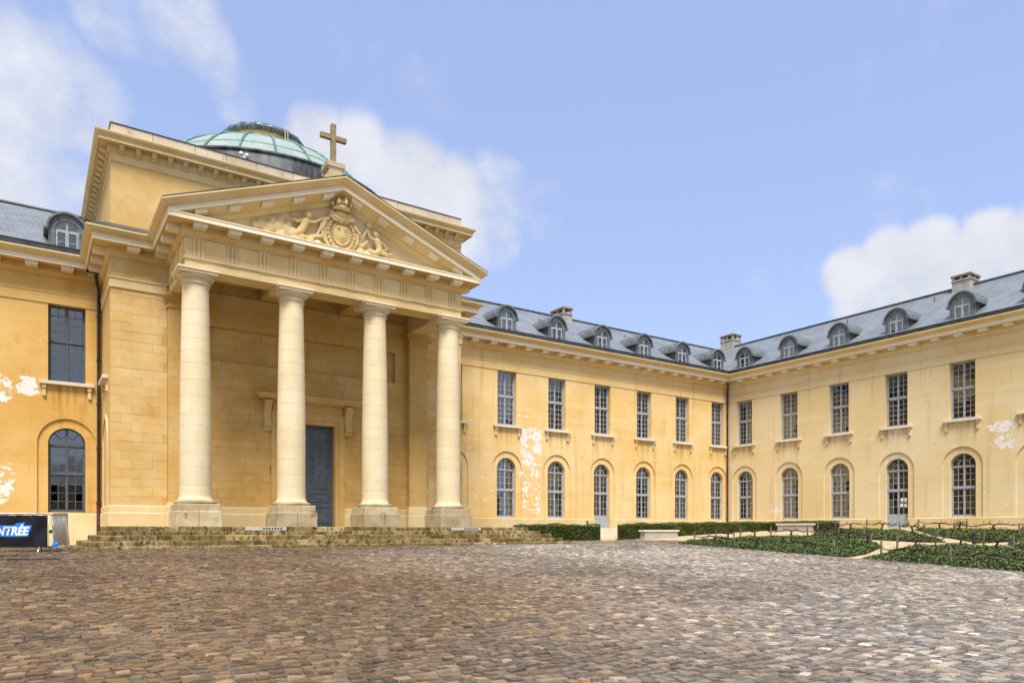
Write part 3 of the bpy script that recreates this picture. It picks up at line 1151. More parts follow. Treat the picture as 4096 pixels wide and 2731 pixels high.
def dormer_meshes():
    out = {}
    h = .635           # half width of the face
    zs = 12.04         # springing, local z is world z; face plane at y=0, inwards +y
    # face with opening
    mb = MB()
    seg = 18
    arc_o = [(h * math.cos(math.pi - math.pi * k / seg), zs + .66 * math.sin(math.pi - math.pi * k / seg)) for k in range(seg + 1)]
    wi = .42
    arc_i = [(wi * math.cos(math.pi - math.pi * k / seg), zs + wi * math.sin(math.pi - math.pi * k / seg)) for k in range(seg + 1)]
    zb = 10.95
    for o, i2 in (((-h, zb), (-wi, zb)), ((wi, zb), (h, zb))):
        mb.box(o[0], i2[0], 0, .10, zb, zs)
    for k in range(seg):
        q = [arc_o[k], arc_o[k + 1], arc_i[k + 1], arc_i[k]]
        mb.prism(q, lambda p, z: (p, 0, z), lambda p, z: (p, .10, z))
    # inner raised moulding
    for k in range(seg):
        a, b = math.pi - math.pi * k / seg, math.pi - math.pi * (k + 1) / seg
        q = [(r * math.cos(t), zs + r * math.sin(t)) for r, t in ((.47, a), (.47, b), (wi, b), (wi, a))]
        mb.prism(q, lambda p, z: (p, -.03, z), lambda p, z: (p, .0, z))
    mb.box(-.47, -wi, -.03, 0, zb, zs)
    mb.box(wi, .47, -.03, 0, zb, zs)
    out['face'] = mb
    # projecting curved hood and barrel roof
    mb = MB()
    ro, ri = .74, .66
    for k in range(seg):
        a, b = math.pi - math.pi * k / seg, math.pi - math.pi * (k + 1) / seg
        q = [(r * .97 * math.cos(t), zs + r * math.sin(t)) for r, t in ((ro, a), (ro, b), (ri, b), (ri, a))]
        mb.prism(q, lambda p, z: (p, -.12, z), lambda p, z: (p, 2.62, z))
    mb.box(-.80, -.635, -.12, 1.7, zs - .04, zs + .03)
    mb.box(.635, .80, -.12, 1.7, zs - .04, zs + .03)
    for y in (.45, 1.0, 1.55, 2.1):
        for k in range(seg):
            a, b = math.pi - math.pi * k / seg, math.pi - math.pi * (k + 1) / seg
            q = [(r * .97 * math.cos(t), zs + r * math.sin(t)) for r, t in ((ro + .018, a), (ro + .018, b), (ro - .01, b), (ro - .01, a))]
            mb.prism(q, lambda p, z, y=y: (p, y, z), lambda p, z, y=y: (p, y + .03, z))
    out['hood'] = mb
    mb = MB()
    out['cheek'] = []
    for s in (-1, 1):
        mb = MB()
        out['cheek'].append(mb)
        x0, x1 = sorted((s * .60, s * .632))
        mb.prism([(.10, 11.0), (.10, zs - .03), (1.8, zs - .03), (.25, 11.0)], lambda y, z: (x0, y, z), lambda y, z: (x1, y, z))
        xa, xb = sorted((s * .632, s * .642))
        mb.prism([(.14, 11.05), (.14, 11.13), (.95, 11.9), (1.05, 11.9)], lambda y, z: (xa, y, z), lambda y, z: (xb, y, z))
    mb = MB()
    panes = []
    bar(mb, -wi, wi, zs - .03, zs + .03, .03, .10)
    bar(mb, -wi, -wi + .04, zb, zs, .04, .10)
    bar(mb, wi - .04, wi, zb, zs, .04, .10)
    arc_strip(mb, wi - .045, wi, 0, math.pi, zs, .04, .10, 14)
    bar(mb, -.03, .03, zs + .03, zs + wi - .04, .045, .09)
    for s in (-1, 1):
        x0, x1 = (-wi + .04, -.003) if s < 0 else (.003, wi - .04)
        leaf_panes(mb, panes, x0, x1, 11.13, zs - .03, 1, 2, .055)
    bar(mb, -wi + .04, wi - .04, zb, 11.13, .04, .10)
    out['sash'] = mb
    return out, panes


_dd, DORM_PANES = dormer_meshes()
DORM = {'face': _dd['face'].mesh('dormer_face', 'lead_light'), 'hood': _dd['hood'].mesh('dormer_roof', 'lead_light', 'auto'),
        'cheek': _dd['cheek'][0].mesh('dormer_cheek', 'lead'), 'cheek2': _dd['cheek'][1].mesh('dormer_cheek', 'lead'), 'sash': _dd['sash'].mesh('dormer_sash', 'frame_light')}
DFAN = [fan_pane(0, .375, 0, R(90)), fan_pane(0, .375, R(90), R(180))]
DBACK = MB().box(-.58, .58, .55, .57, 10.95, 12.5).mesh('dormer_room', 'interior')
DCURT = MB().box(-.40, .40, .16, .17, 11.0, 12.4).mesh('dormer_curtain', 'blind')


def put_dormer(parent, origin, rotz, curtain):
    d = link('dormer', DORM['face'], parent, origin, rotz)
    for nm, key in (('dormer_roof', 'hood'), ('dormer_cheek', 'cheek'), ('dormer_cheek', 'cheek2'), ('dormer_sash', 'sash')):
        c = link(nm, DORM[key], None)
        c.parent = d
    c = link('dormer_curtain' if curtain else 'dormer_room', DCURT if curtain else DBACK, None)
    c.parent = d
    for (x, z, sx, sz) in DORM_PANES:
        p = link('pane', PANE, None)
        p.parent = d
        p.location = (x, .055, z)
        p.scale = (sx, 1, sz)
        p.rotation_euler = (random.gauss(0, .012), 0, random.gauss(0, .012))
    for me in DFAN:
        p = link('pane', me, None)
        p.parent = d
        p.location = (0, .03, 12.04)


def wing(root, P, rotz, stuccomat, u0, u1, centres, doors, pm, curtains, du=1, left_end=True, right_end=True, mods=None):
    """a two-storey range: P(u,z,o) with u along the wall in viewing order"""
    facade(P, u0, u1, centres, doors).build('wall', stuccomat, root)
    path = [(P(u0, 0, 0)[0], P(u0, 0, 0)[1]), (P(u1, 0, 0)[0], P(u1, 0, 0)[1])]
    return path


def wing_fittings(root, P, rotz, centres, doors, pm, curtains, dormers=True, dcur=()):
    """windows, sills, curtains, dormers"""
    for i, c in enumerate(centres):
        for s in (-1, 1):
            pass
        w = put_window(root, 'upper', pm, P(c, 0, -.24), rotz)
        sl = link('window_sill', SILL_ME, root, P(c, 5.93, 0), rotz)
        for s in (-1, 1):
            link('sill_bracket', BRACKET_ME, None).parent = sl
            sl.children[-1].location = (s * .78, 0, -.125)
        kind = 'door' if i in doors else 'arch'
        put_window(root, kind, pm, P(c, 0, -.25), rotz, 'glazed_door' if i in doors else 'window')
        for (zz0, zz1, x0, x1, m) in curtains.get(i, ()):
            mb = MB()
            n = 14
            pts = []
            for k in range(n + 1):
                x = x0 + (x1 - x0) * k / n
                pts.append((x, .10 + .012 * math.sin(k * 1.9)))
            vs = [(a, b, z) for z in (zz0, zz1) for a, b in pts] + [(a, b + .01, z) for z in (zz0, zz1) for a, b in pts]
            m1 = n + 1
            fs = []
            for k in range(n):
                fs += [(k, k + 1, m1 + k + 1, m1 + k), (2 * m1 + k, 2 * m1 + k + 1, 3 * m1 + k + 1, 3 * m1 + k)]
            mb.add(vs, fs)
            link('curtain', mb.mesh('curtain', m), root, P(c, 0, -.25), rotz)
        if dormers:
            put_dormer(root, P(c, 0, -.02), rotz, i in dcur)


def interior(root, pts_boxes):
    mb = MB()
    for b in pts_boxes:
        mb.box(*b)
    mb.build('interior', 'interior', root)


def modillions(parent, P, rotz, us, z=10.475):
    for u in us:
        link('modillion', MODILLION_ME, parent, P(u, z, 0), rotz)


# ================================================================== LEFT RANGE
def PA(u, z, o):
    return Vector((u, YA - o, z))


def PB(u, z, o):          # u = distance from the inner corner
    return Vector((XB - o, YA - u, z))


RIDGE = 4.6
ZR0, ZR1 = 11.02, 14.38


def roof_quad(mb, pts):
    mb.poly(*pts)


def left_range():
    root = thing('hospital_range', 'ochre two-storey range left of the chapel with one window bay in view', 'building', (-4, YA, gz(-4, YA)))
    cs = [1.205 - WDX * k for k in (3, 2, 1, 0)]
    u0, u1 = -11.6, PXL + .3
    facade(PA, u0, u1, cs, set()).build('wall', 'stucco_left', root)
    mb = MB().sweep([(u0, YA), (PXL - .02, YA)], [(-.04, -.9), (.06, -.9), (.06, .63), (.03, .66), (-.04, .66)])
    mb.build('plinth', 'stone_pale', root)
    MB().sweep([(u0, YA), (PXL - .02, YA)], [(-.02, 9.03), (.035, 9.03), (.035, 9.44), (.06, 9.44), (.06, 9.48), (-.02, 9.485), (-.02, 10.1), (-.02, 9.6)][:6]).build('architrave', 'stucco_left', root)
    MB().sweep([(u0, YA), (PXL + .2, YA)], [(-.3, 9.48), (0, 9.48), (0, 10.1), (-.3, 10.1)]).build('frieze', 'stucco_left', root)
    cn = MB().sweep([(u0, YA), (PXL + .3, YA)], BED).build('cornice', 'stucco_left', root)
    MB().sweep([(u0, YA), (PXL + .3, YA)], CORONA).build('corona', 'corona', cn)
    MB().sweep([(u0, YA), (PXL + .3, YA)], CORN).build('cyma', 'trim', cn)
    modillions(cn, PA, 0, [1.205 + WDX / 3 * k for k in range(-9, 1)])
    MB().sweep([(u0, YA), (PXL + .1, YA)], GUTTER).build('gutter', 'lead', root)
    wing_fittings(root, PA, 0, cs, set(), 'frame_dark', {}, dcur=(3,))
    mb = MB()
    mb.prism([(YA - .55, ZR0 - .12), (YA - .55, ZR0), (YA + RIDGE, ZR1), (YA + 2 * RIDGE, ZR0), (YA + 2 * RIDGE, ZR0 - .12)],
             lambda y, z: (u0, y, z), lambda y, z: (PXL + .05, y, z))
    rf = mb.build('roof', 'slate', root)
    MB().tube([(u0, YA + RIDGE, ZR1 + .03), (PXL + .04, YA + RIDGE, ZR1 + .03)], .09, 8).build('ridge_roll', 'lead', rf)
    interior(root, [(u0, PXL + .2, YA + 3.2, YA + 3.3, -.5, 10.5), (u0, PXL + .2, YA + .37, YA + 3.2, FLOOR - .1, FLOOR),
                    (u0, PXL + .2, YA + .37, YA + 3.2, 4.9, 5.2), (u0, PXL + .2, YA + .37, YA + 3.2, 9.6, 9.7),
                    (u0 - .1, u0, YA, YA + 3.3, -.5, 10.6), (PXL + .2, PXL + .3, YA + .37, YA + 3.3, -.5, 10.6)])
    for k in range(1, 4):
        pass
    # drainpipe in the angle with the chapel
    mb = MB()
    x = 2.30
    mb.tube([(x - .12, YA - .60, 10.30), (x - .10, YA - .45, 10.12), (x, YA - .14, 9.85), (x, YA - .12, 9.5), (x, YA - .12, 1.1)], .062, 12)
    for z in (8.7, 6.9, 5.1, 3.3):
        mb.tube([(x, YA - .12, z), (x, YA - .12, z + .09)], .082, 12)
    pp = mb.build('drainpipe', 'pipe', root, 'auto')
    mb = MB()
    mb.tube([(x, YA - .12, 1.1), (x, YA - .12, -.62)], .075, 12)
    mb.tube([(x, YA - .12, 1.05), (x, YA - .12, 1.14)], .09, 12)
    mb.build('pipe_boot', 'pipe_red', pp, 'auto')


left_range()


# ================================================================== RIGHT RANGE OF THE LONG FACADE
def court_range():
    root = thing('hospital_range', 'yellow two-storey range right of the chapel with flaking white paint patches', 'building', (29, YA, gz(29, YA)))
    n = 6
    cs = [WX0 + WDX * k for k in range(-1, n)]
    doors = {3}
    u0, u1 = PXR - .3, XB
    facade(PA, u0, u1, cs, doors).build('wall', 'stucco_court', root)
    dc = cs[3]
    plp = [(-.04, -.9), (.06, -.9), (.06, .63), (.03, .66), (-.04, .66)]
    mb = MB()
    mb.sweep([(PXR + .02, YA), (dc - NH + .25, YA)], plp)
    mb.sweep([(dc + NH - .25, YA), (XB - .02, YA)], plp)
    mb.build('plinth', 'stone_pale', root)
    MB().box(dc - .72, dc + .72, YA - .5, YA + .3, -.75, FLOOR - .003).build('door_step', 'sill', root)
    MB().sweep([(PXR + .02, YA), (XB - .036, YA)], [(-.02, 9.03), (.035, 9.03), (.035, 9.44), (.06, 9.44), (.06, 9.48), (-.02, 9.485)]).build('architrave', 'stucco_court', root)
    MB().sweep([(PXR - .2, YA), (XB, YA)], [(-.3, 9.48), (0, 9.48), (0, 10.1), (-.3, 10.1)]).build('frieze', 'stucco_court', root)
    # cornice mitred into the inner corner
    def mitred(prof, nm, mat, par):
        mb = MB()
        vs = [(PXR - .3, YA - o, z) for o, z in prof] + [(XB - o, YA - o, z) for o, z in prof]
        m = len(prof)
        mb.add(vs, [(k, (k + 1) % m, m + (k + 1) % m, m + k) for k in range(m)] + [tuple(range(m)), tuple(range(2 * m - 1, m - 1, -1))])
        return mb.build(nm, mat, par)
    cn = mitred(BED, 'cornice', 'stucco_court', root)
    mitred(CORONA, 'corona', 'corona', cn)
    mitred(CORN, 'cyma', 'trim', cn)
    first = cs[0] - WDX / 3
    us = [first + WDX / 3 * k for k in range(40)]
    modillions(cn, PA, 0, [u for u in us if PXR + .5 < u < XB - .75])
    mb = MB()
    prof = GUTTER
    vs = [(PXR - .1, YA - o, z) for o, z in prof] + [(XB - o, YA - o, z) for o, z in prof]
    m = len(prof)
    mb.add(vs, [(k, (k + 1) % m, m + (k + 1) % m, m + k) for k in range(m)] + [tuple(range(m)), tuple(range(2 * m - 1, m - 1, -1))])
    mb.build('gutter', 'lead', root)
    cur = {1: [(.80, 2.2, -.58, .58, 'curtain')], 2: [(.80, 2.2, -.58, .58, 'curtain'), (2.3, 3.3, -.3, .25, 'curtain')],
           3: [(6.2, 6.9, .15, .55, 'curtain')], 4: [(6.3, 7.2, .1, .5, 'curtain')], 5: [(.8, 2.2, -.5, .2, 'curtain')], 6: [(6.0, 9.0, -.58, -.2, 'curtain'), (.8, 3.3, -.58, .58, 'interior')]}
    wing_fittings(root, PA, 0, cs, doors, 'frame_light', cur, dcur=(1, 2, 4))
    # roof with valley into the side wing
    xr = XB + RIDGE
    mb = MB()
    mb.poly((PXR - .05, YA - .55, ZR0), (XB - .55, YA - .55, ZR0), (xr, YA + RIDGE, ZR1), (PXR - .05, YA + RIDGE, ZR1))
    mb.poly((PXR - .05, YA + RIDGE, ZR1), (xr, YA + RIDGE, ZR1), (xr + RIDGE, YA + 2 * RIDGE, ZR0), (PXR - .05, YA + 2 * RIDGE, ZR0))
    rf = mb.build('roof', 'slate', root)
    MB().tube([(PXR, YA + RIDGE, ZR1 + .03), (xr, YA + RIDGE, ZR1 + .03)], .09, 8).build('ridge_roll', 'lead', rf)
    mb = MB()
    mb.tube([(26.9, YA + 2.9, 13.22), (26.9, YA + 2.9, 13.42)], .035, 6)
    mb.tube([(34.5, YA + 3.2, 13.42), (34.5, YA + 3.2, 13.62)], .035, 6)
    mb.build('vent_pipe', 'lead', rf)
    chimney(rf, 29.75, 30.5, YA + 4.1, YA + 5.5, 13.6, 14.55, 15.02)
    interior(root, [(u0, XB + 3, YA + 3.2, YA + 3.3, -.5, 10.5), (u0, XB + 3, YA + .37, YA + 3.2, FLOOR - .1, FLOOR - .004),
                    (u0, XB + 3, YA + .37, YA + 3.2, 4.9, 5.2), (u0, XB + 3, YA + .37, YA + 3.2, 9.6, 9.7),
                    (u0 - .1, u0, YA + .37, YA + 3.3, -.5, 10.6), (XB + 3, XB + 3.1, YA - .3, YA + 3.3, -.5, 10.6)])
    # papers and cups on a sill
    for x, h in ((cs[2] + .1, .16), (cs[2] + .22, .2), (cs[2] + .36, .13)):
        MB().lathe([(.035, 6.02), (.04, 6.02 + h)], x, YA + .34, 10).build('cup', 'paper', root)
    # drainpipe in the inner corner
    mb = MB()
    x, y = XB - .14, YA - .14
    mb.tube([(x - .30, y - .30, 10.35), (x - .22, y - .22, 10.12), (x, y, 9.75), (x, y, -.1)], .06, 12)
    for z in (8.2, 5.9, 3.4, 1.2):
        mb.tube([(x, y, z), (x, y, z + .08)], .078, 12)
    mb.build('drainpipe', 'pipe_red', root, 'auto')


def chimney(parent, x0, x1, y0, y1, z0, z1, z2):
    mb = MB()
    mb.box(x0, x1, y0, y1, z0, z1)
    mb.box(x0 - .05, x1 + .05, y0 - .05, y1 + .05, z1, z1 + .08)
    t = .13
    nx = max(1, round((x1 - x0) / .6))
    ny = max(1, round((y1 - y0) / .6))
    for i in range(nx + 1):
        for j in range(ny + 1):
            if i in (0, nx) or j in (0, ny):
                cx = x0 + t / 2 + (x1 - x0 - t) * i / nx
                cy = y0 + t / 2 + (y1 - y0 - t) * j / ny
                mb.box(cx - t / 2, cx + t / 2, cy - t / 2, cy + t / 2, z1 + .08, z2 - .1)
    c = mb.build('chimney', 'chimney', parent)
    MB().box(x0 - .06, x1 + .06, y0 - .06, y1 + .06, z2 - .1, z2).build('chimney_cap', 'cross', c)


court_range()


# ================================================================== SIDE WING
def side_wing():
    root = thing('hospital_range', 'cream two-storey side wing running towards the viewer on the right', 'building', (XB, 20, gz(XB, 20)))
    n = 8
    cs = [YA - (WY0 - WDY * k) for k in range(n)]
    doors = {3}
    u1 = cs[-1] + WDY / 2
    facade(PB, 0, u1, cs, doors).build('wall', 'stucco_far', root)
    rot = -math.pi / 2
    dc = cs[3]
    plp = [(-.04, -.9), (.06, -.9), (.06, .63), (.03, .66), (-.04, .66)]
    mb = MB()
    mb.sweep([(XB, YA - .07), (XB, YA - dc + NH - .25)], plp)
    mb.sweep([(XB, YA - dc - NH + .25), (XB, YA - u1)], plp)
    mb.build('plinth', 'stone_pale', root)
    MB().box(XB - .4, XB + .3, YA - dc - .75, YA - dc + .75, -.4, FLOOR - .003).build('door_step', 'sill', root)
    MB().sweep([(XB, YA - .0), (XB, YA - u1)], [(-.02, 9.03), (.035, 9.03), (.035, 9.44), (.06, 9.44), (.06, 9.48), (-.02, 9.485)]).build('architrave', 'stucco_far', root)
    MB().sweep([(XB, YA), (XB, YA - u1)], [(-.3, 9.48), (0, 9.48), (0, 10.1), (-.3, 10.1)]).build('frieze', 'stucco_far', root)

    def mitred(prof, nm, mat, par=root):
        mb = MB()
        vs = [(XB - o, YA - o, z) for o, z in prof] + [(XB - o, YA - u1, z) for o, z in prof]
        m = len(prof)
        mb.add(vs, [(k, (k + 1) % m, m + (k + 1) % m, m + k) for k in range(m)] + [tuple(range(m)), tuple(range(2 * m - 1, m - 1, -1))])
        return mb.build(nm, mat, par)
    cn = mitred(BED, 'cornice', 'stucco_far')
    mitred(CORONA, 'corona', 'corona', cn)
    mitred(CORN, 'cyma', 'trim', cn)
    us = [cs[0] + WDY / 3 * k for k in range(-1, 60)]
    modillions(cn, PB, rot, [u for u in us if .9 < u < u1 - .3])
    mitred(GUTTER, 'gutter', 'lead')
    cur = {0: [(6.0, 7.5, -.58, .58, 'blind')], 1: [(6.0, 7.5, -.58, .58, 'blind'), (2.75, 3.05, -.58, -.05, 'orange'), (2.75, 3.05, .05, .58, 'orange')],
           3: [(6.1, 7.5, .1, .58, 'curtain')],
           4: [(2.72, 3.02, -.56, -.05, 'orange'), (2.02, 2.2, .05, .56, 'blind')], 2: [(2.05, 2.2, .15, .5, 'blind')]}
    wing_fittings(root, PB, rot, cs, doors, 'frame_light', cur, dcur=(1, 2, 4))
    # notices stuck on the glazed door
    for (x, z, w, h) in ((.22, 1.72, .15, .21), (.43, 1.72, .15, .24), (.20, 1.42, .15, .21), (.43, 1.40, .15, .22)):
        p = PB(dc + x, z, -.235)
        MB().box(p.x - .002, p.x + .002, p.y - w / 2, p.y + w / 2, z - h / 2, z + h / 2).build('paper_notice', 'paper', root)
    p = PB(dc + .09, 1.25, -.20)
    MB().box(p.x - .02, p.x + .03, p.y - .02, p.y + .02, 1.1, 1.38).build('door_handle', 'steel', root)
    # open casement on the upper floor
    xr = XB + RIDGE
    yb = YA - u1
    mb = MB()
    mb.poly((XB - .55, YA - .55, ZR0), (XB - .55, yb, ZR0), (xr, yb, ZR1), (xr, YA + RIDGE, ZR1))
    mb.poly((xr, YA + RIDGE, ZR1), (xr, yb, ZR1), (xr + RIDGE, yb, ZR0), (xr + RIDGE, YA + 2 * RIDGE, ZR0))
    rf = mb.build('roof', 'slate', root)
    MB().tube([(xr, YA + RIDGE, ZR1 + .03), (xr, yb, ZR1 + .03)], .10, 8).build('ridge_roll', 'lead', rf)
    mb = MB()
    for u in (7.0, 12.5, 20.6):
        y = YA - u
        mb.tube([(XB + 3.5, y, 13.6), (XB + 3.5, y, 13.92)], .035, 6)
    mb.build('vent_pipe', 'lead', rf)
    chimney(rf, xr - .5, xr + .7, 19.8, 20.8, 13.6, 14.68, 15.04)
    chimney(rf, xr - .3, xr + .7, 37.0, 38.2, 13.6, 14.9, 15.4)
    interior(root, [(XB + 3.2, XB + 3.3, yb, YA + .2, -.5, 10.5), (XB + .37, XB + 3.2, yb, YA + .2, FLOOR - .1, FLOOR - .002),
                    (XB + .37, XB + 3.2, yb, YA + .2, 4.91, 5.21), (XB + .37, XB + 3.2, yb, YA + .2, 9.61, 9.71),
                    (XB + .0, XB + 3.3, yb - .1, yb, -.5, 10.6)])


side_wing()


# ================================================================== CHAPEL
def chapel():
    root = thing('chapel', 'domed stone chapel with four-column portico, carved pediment and cross', 'chapel', (XC, YP, FLOOR))
    XL, XR = XC - HF, XC + HF
    YB = 46.0
    # ---------------- core walls
    mb = MB()
    mb.box(PXL + .06, PXR - .06, YP + .62, YB, -.7, 15.0)       # dark core set behind the facing
    mb.build('core', 'interior', root)
    mb = MB()
    # facing of the high block with its door opening; stone courses are laid on it below
    dx0, dx1 = XC - 1.16, XC + 1.16
    w = YP + .27
    mb.box(PXL + .02, dx0, w, YP + .6, -.6, 9.0)
    mb.box(dx1, PXR - .02, w, YP + .6, -.6, 9.0)
    mb.box(dx0, dx1, w, YP + .6, 4.5, 9.0)
    wall = mb.build('wall', 'stone', root)
    MB().box(PXL, PXL + .5, YP + .61, YB, -.6, 14.0).build('side_wall', 'stone', root)
    MB().box(PXR - .5, PXR, YP + .61, YB, -.6, 14.0).build('side_wall', 'stone', root)
    MB().box(PXL, PXL + .5, YP + .15, YP + .61, -.6, 9.0).build('side_wall', 'stone', root)
    MB().box(PXL, PXR, YP, YP + .61, 9.001, 14.0).build('upper_wall', 'stone', root)
    # ---------------- ashlar courses on the front
    blocks = []
    ch = .3415
    zrow = .64
    rows = []
    z = .92
    while z < 8.95:
        rows.append((z, min(z + ch, 9.0)))
        z += ch
    px0, px1, pz0, pz1 = 5.82, 13.87, 6.62, 8.08         # long recessed panel above the door
    for ri, (za, zb) in enumerate(rows):
        x = PXL
        first = True
        while x < PXR - .01:
            ln = random.choice([.7, .9, 1.05, 1.25, 1.45])
            if first:
                ln = .35 if ri % 2 else .7
                first = False
            x2 = min(PXR, x + ln)
            if PXR - x2 < .3:
                x2 = PXR
            # skip what lies behind the pilasters
            segs = [(x, x2)]

            def cut(segs, a, b):
                out = []
                for s0, s1 in segs:
                    if s1 <= a or s0 >= b:
                        out.append((s0, s1))
                    else:
                        if a - s0 > .05:
                            out.append((s0, a))
                        if s1 - b > .05:
                            out.append((b, s1))
                return out
            for pc in (XC - 1.5 * DC, XC + 1.5 * DC):
                segs = cut(segs, pc - .45, pc + .45)
            if zb <= 4.95:
                segs = cut(segs, XC - 1.56, XC + 1.56)
            elif zb <= 5.7:
                segs = cut(segs, XC - 1.5, XC + 1.5)
            inpan = za > pz0 - .17 and zb < pz1 + .17
            if inpan:
                segs = cut(segs, px0, px1)
            for s0, s1 in segs:
                blocks.append((s0, s1, za, zb, YP))
            if inpan:
                s0, s1 = max(x, px0), min(x2, px1)
                if s1 - s0 > .06:
                    blocks.append((s0, s1, za, zb, YP + .20))
            x = x2
    g = .0014

    def blk(mb, b):
        s0, s1, za, zb, yy = b
        c = .006
        x0, x1, z0, z1 = s0 + g, s1 - g, za + g, zb - g
        y0 = yy + random.uniform(-.004, .004)
        vs = [(x0, YP + .30, z0), (x1, YP + .30, z0), (x1, YP + .30, z1), (x0, YP + .30, z1),
              (x0, y0 + c, z0), (x1, y0 + c, z0), (x1, y0 + c, z1), (x0, y0 + c, z1),
              (x0 + c, y0, z0 + c), (x1 - c, y0, z0 + c), (x1 - c, y0, z1 - c), (x0 + c, y0, z1 - c)]
        fs = []
        for k in (0, 4):
            for i in range(4):
                j = (i + 1) % 4
                fs.append((k + i, k + j, k + 4 + j, k + 4 + i))
        fs.append((8, 9, 10, 11))
        mb.add(vs, fs)
    # keep the ones that can be seen; the largest 300 singly
    blocks.sort(key=lambda b: -((b[1] - b[0]) * (b[3] - b[2])))
    for b in blocks[:300]:
        m = MB()
        blk(m, b)
        m.build('stone_block', 'stone_shaded' if XL < (b[0] + b[1]) / 2 < XR else 'stone', wall)
    m = MB()
    for b in blocks[300:]:
        blk(m, b)
    if blocks[300:]:
        o = m.build('stone_blocks', 'stone_shaded', wall)
        o['kind'] = 'stuff'
    # ---------------- plinth and string at the foot
    path = [(PXL, 44), (PXL, YP), (dx0 - .42, YP)]
    path2 = [(dx1 + .42, YP), (PXR, YP), (PXR, 36)]
    pr = [(-.01, -.7), (.09, -.7), (.09, .62), (.06, .65), (.06, .88), (.035, .92), (-.01, .92)]
    for p in (path, path2):
        MB().sweep(p, pr).build('plinth', 'stone_pale', root)
    # ---------------- side arch and sill on the left return
    mb = MB()
    arc_y = 32.3
    seg = 16
    for k in range(seg):
        a, b = math.pi - math.pi * k / seg, math.pi - math.pi * (k + 1) / seg
        q = [(arc_y + r * math.cos(t), 3.46 + r * math.sin(t)) for r, t in ((1.05, a), (1.05, b), (.9, b), (.9, a))]
        mb.prism(q, lambda y, z: (PXL - .05, y, z), lambda y, z: (PXL + .03, y, z))
    mb.box(PXL - .05, PXL + .03, arc_y - 1.05, arc_y - .9, .93, 3.46)
    mb.box(PXL - .05, PXL + .03, arc_y + .9, arc_y + 1.05, .93, 3.46)
    mb.build('blind_arch', 'stone_pale', root)
    MB().cbox(PXL - .2, PXL + .02, arc_y - .95, arc_y + .95, 5.8, 5.93, .012).build('window_sill', 'sill', root)
    for yy in (arc_y - .78, arc_y + .78):
        link('sill_bracket', BRACKET_ME, root, (PXL, yy, 5.8), -math.pi / 2)
    # ---------------- architrave band round the block at mid height
    arch_p = [(-.02, 9.0), (.05, 9.0), (.05, 9.33), (.085, 9.33), (.085, 9.385), (-.02, 9.385)]
    MB().sweep([(PXL, 44), (PXL, YP), (XL - .06, YP)], arch_p).build('architrave_band', 'trim', root)
    MB().sweep([(XR + .06, YP), (PXR, YP), (PXR, 36)], arch_p).build('architrave_band', 'trim', root)
    MB().sweep([(XL + .86, YP), (XR - .86, YP)], arch_p).build('architrave_band', 'stone', root)
    # ---------------- podium floor
    # ---------------- columns
    for i in range(4):
        cx = XC + (i - 1.5) * DC
        prof = [(.575, 1.035), (.575, 1.06), (.545, 1.08), (.525, 1.13)]
        rb, rt = .515, .432
        zb_, zt_ = 1.13, 8.50
        for k in range(1, 21):
            t = k / 20
            r = rb - (rb - rt) * (max(0, t - .28) / .72) ** 1.55
            prof.append((r, zb_ + (zt_ - zb_) * t))
        prof += [(.445, 8.52), (.445, 8.535)]
        sh = MB().lathe([(r * .97, z) for r, z in prof], cx, YK, 40).build('column', 'column', root, 'auto')

        def rad(z):
            for (ra, za), (rb2, zb2) in zip(prof[:-1], prof[1:]):
                if za <= z <= zb2 and zb2 > za:
                    return ra + (rb2 - ra) * (z - za) / (zb2 - za)
            return prof[-1][0]
        zcur = 1.037
        while zcur < 8.49:
            zn = min(8.53, zcur + random.choice([.42, .5, .58, .66]))
            if 8.53 - zn < .3:
                zn = 8.53
            dp = [(rad(zcur) * .972, zcur), (rad(zcur) - .004, zcur + .002), (rad(zcur + .006), zcur + .006)]
            zz = zcur + .05
            while zz < zn - .03:
                dp.append((rad(zz), zz))
                zz += .09
            dp += [(rad(zn - .006), zn - .006), (rad(zn) - .004, zn - .002), (rad(zn) * .972, zn)]
            MB().lathe(dp, cx, YK, 40).build('drum', 'column', sh, 'auto')
            zcur = zn
        cap = [(.44, 8.53), (.475, 8.54), (.485, 8.565), (.475, 8.59), (.437, 8.60), (.437, 8.70), (.46, 8.705), (.462, 8.725), (.48, 8.73),
               (.53, 8.745), (.585, 8.785), (.615, 8.835), (.605, 8.85)]
        cp = MB().lathe(cap, cx, YK, 40)
        cp.box(cx - .63, cx + .63, YK - .63, YK + .63, 8.85, 8.945)
        cp.box(cx - .67, cx + .67, YK - .67, YK + .67, 8.945, 9.022)
        cp.build('capital', 'column', sh, 'auto')
        ba = [(.60, .895), (.665, .905), (.70, .935), (.705, .965), (.69, 1.0), (.65, 1.025), (.60, 1.035), (.55, 1.045)]
        MB().lathe(ba, cx, YK, 40).build('base_torus', 'torus', sh, 'auto')
        pm = MB()
        pm.cbox(cx - .70, cx + .70, YK - .70, YK + .70, .64, .90, .02)
        ped = pm.build('pedestal', 'pedestal', sh)
        pm = MB()
        e = random.uniform(-.15, .15)
        pm.cbox(cx - .75, cx + e - .004, YK - .75, YK + .75, FLOOR - .002, .638, .018)
        pm.cbox(cx + e + .004, cx + .75, YK - .752, YK + .75, FLOOR - .002, .640, .018)
        pm.build('pedestal_block', 'pedestal', sh)
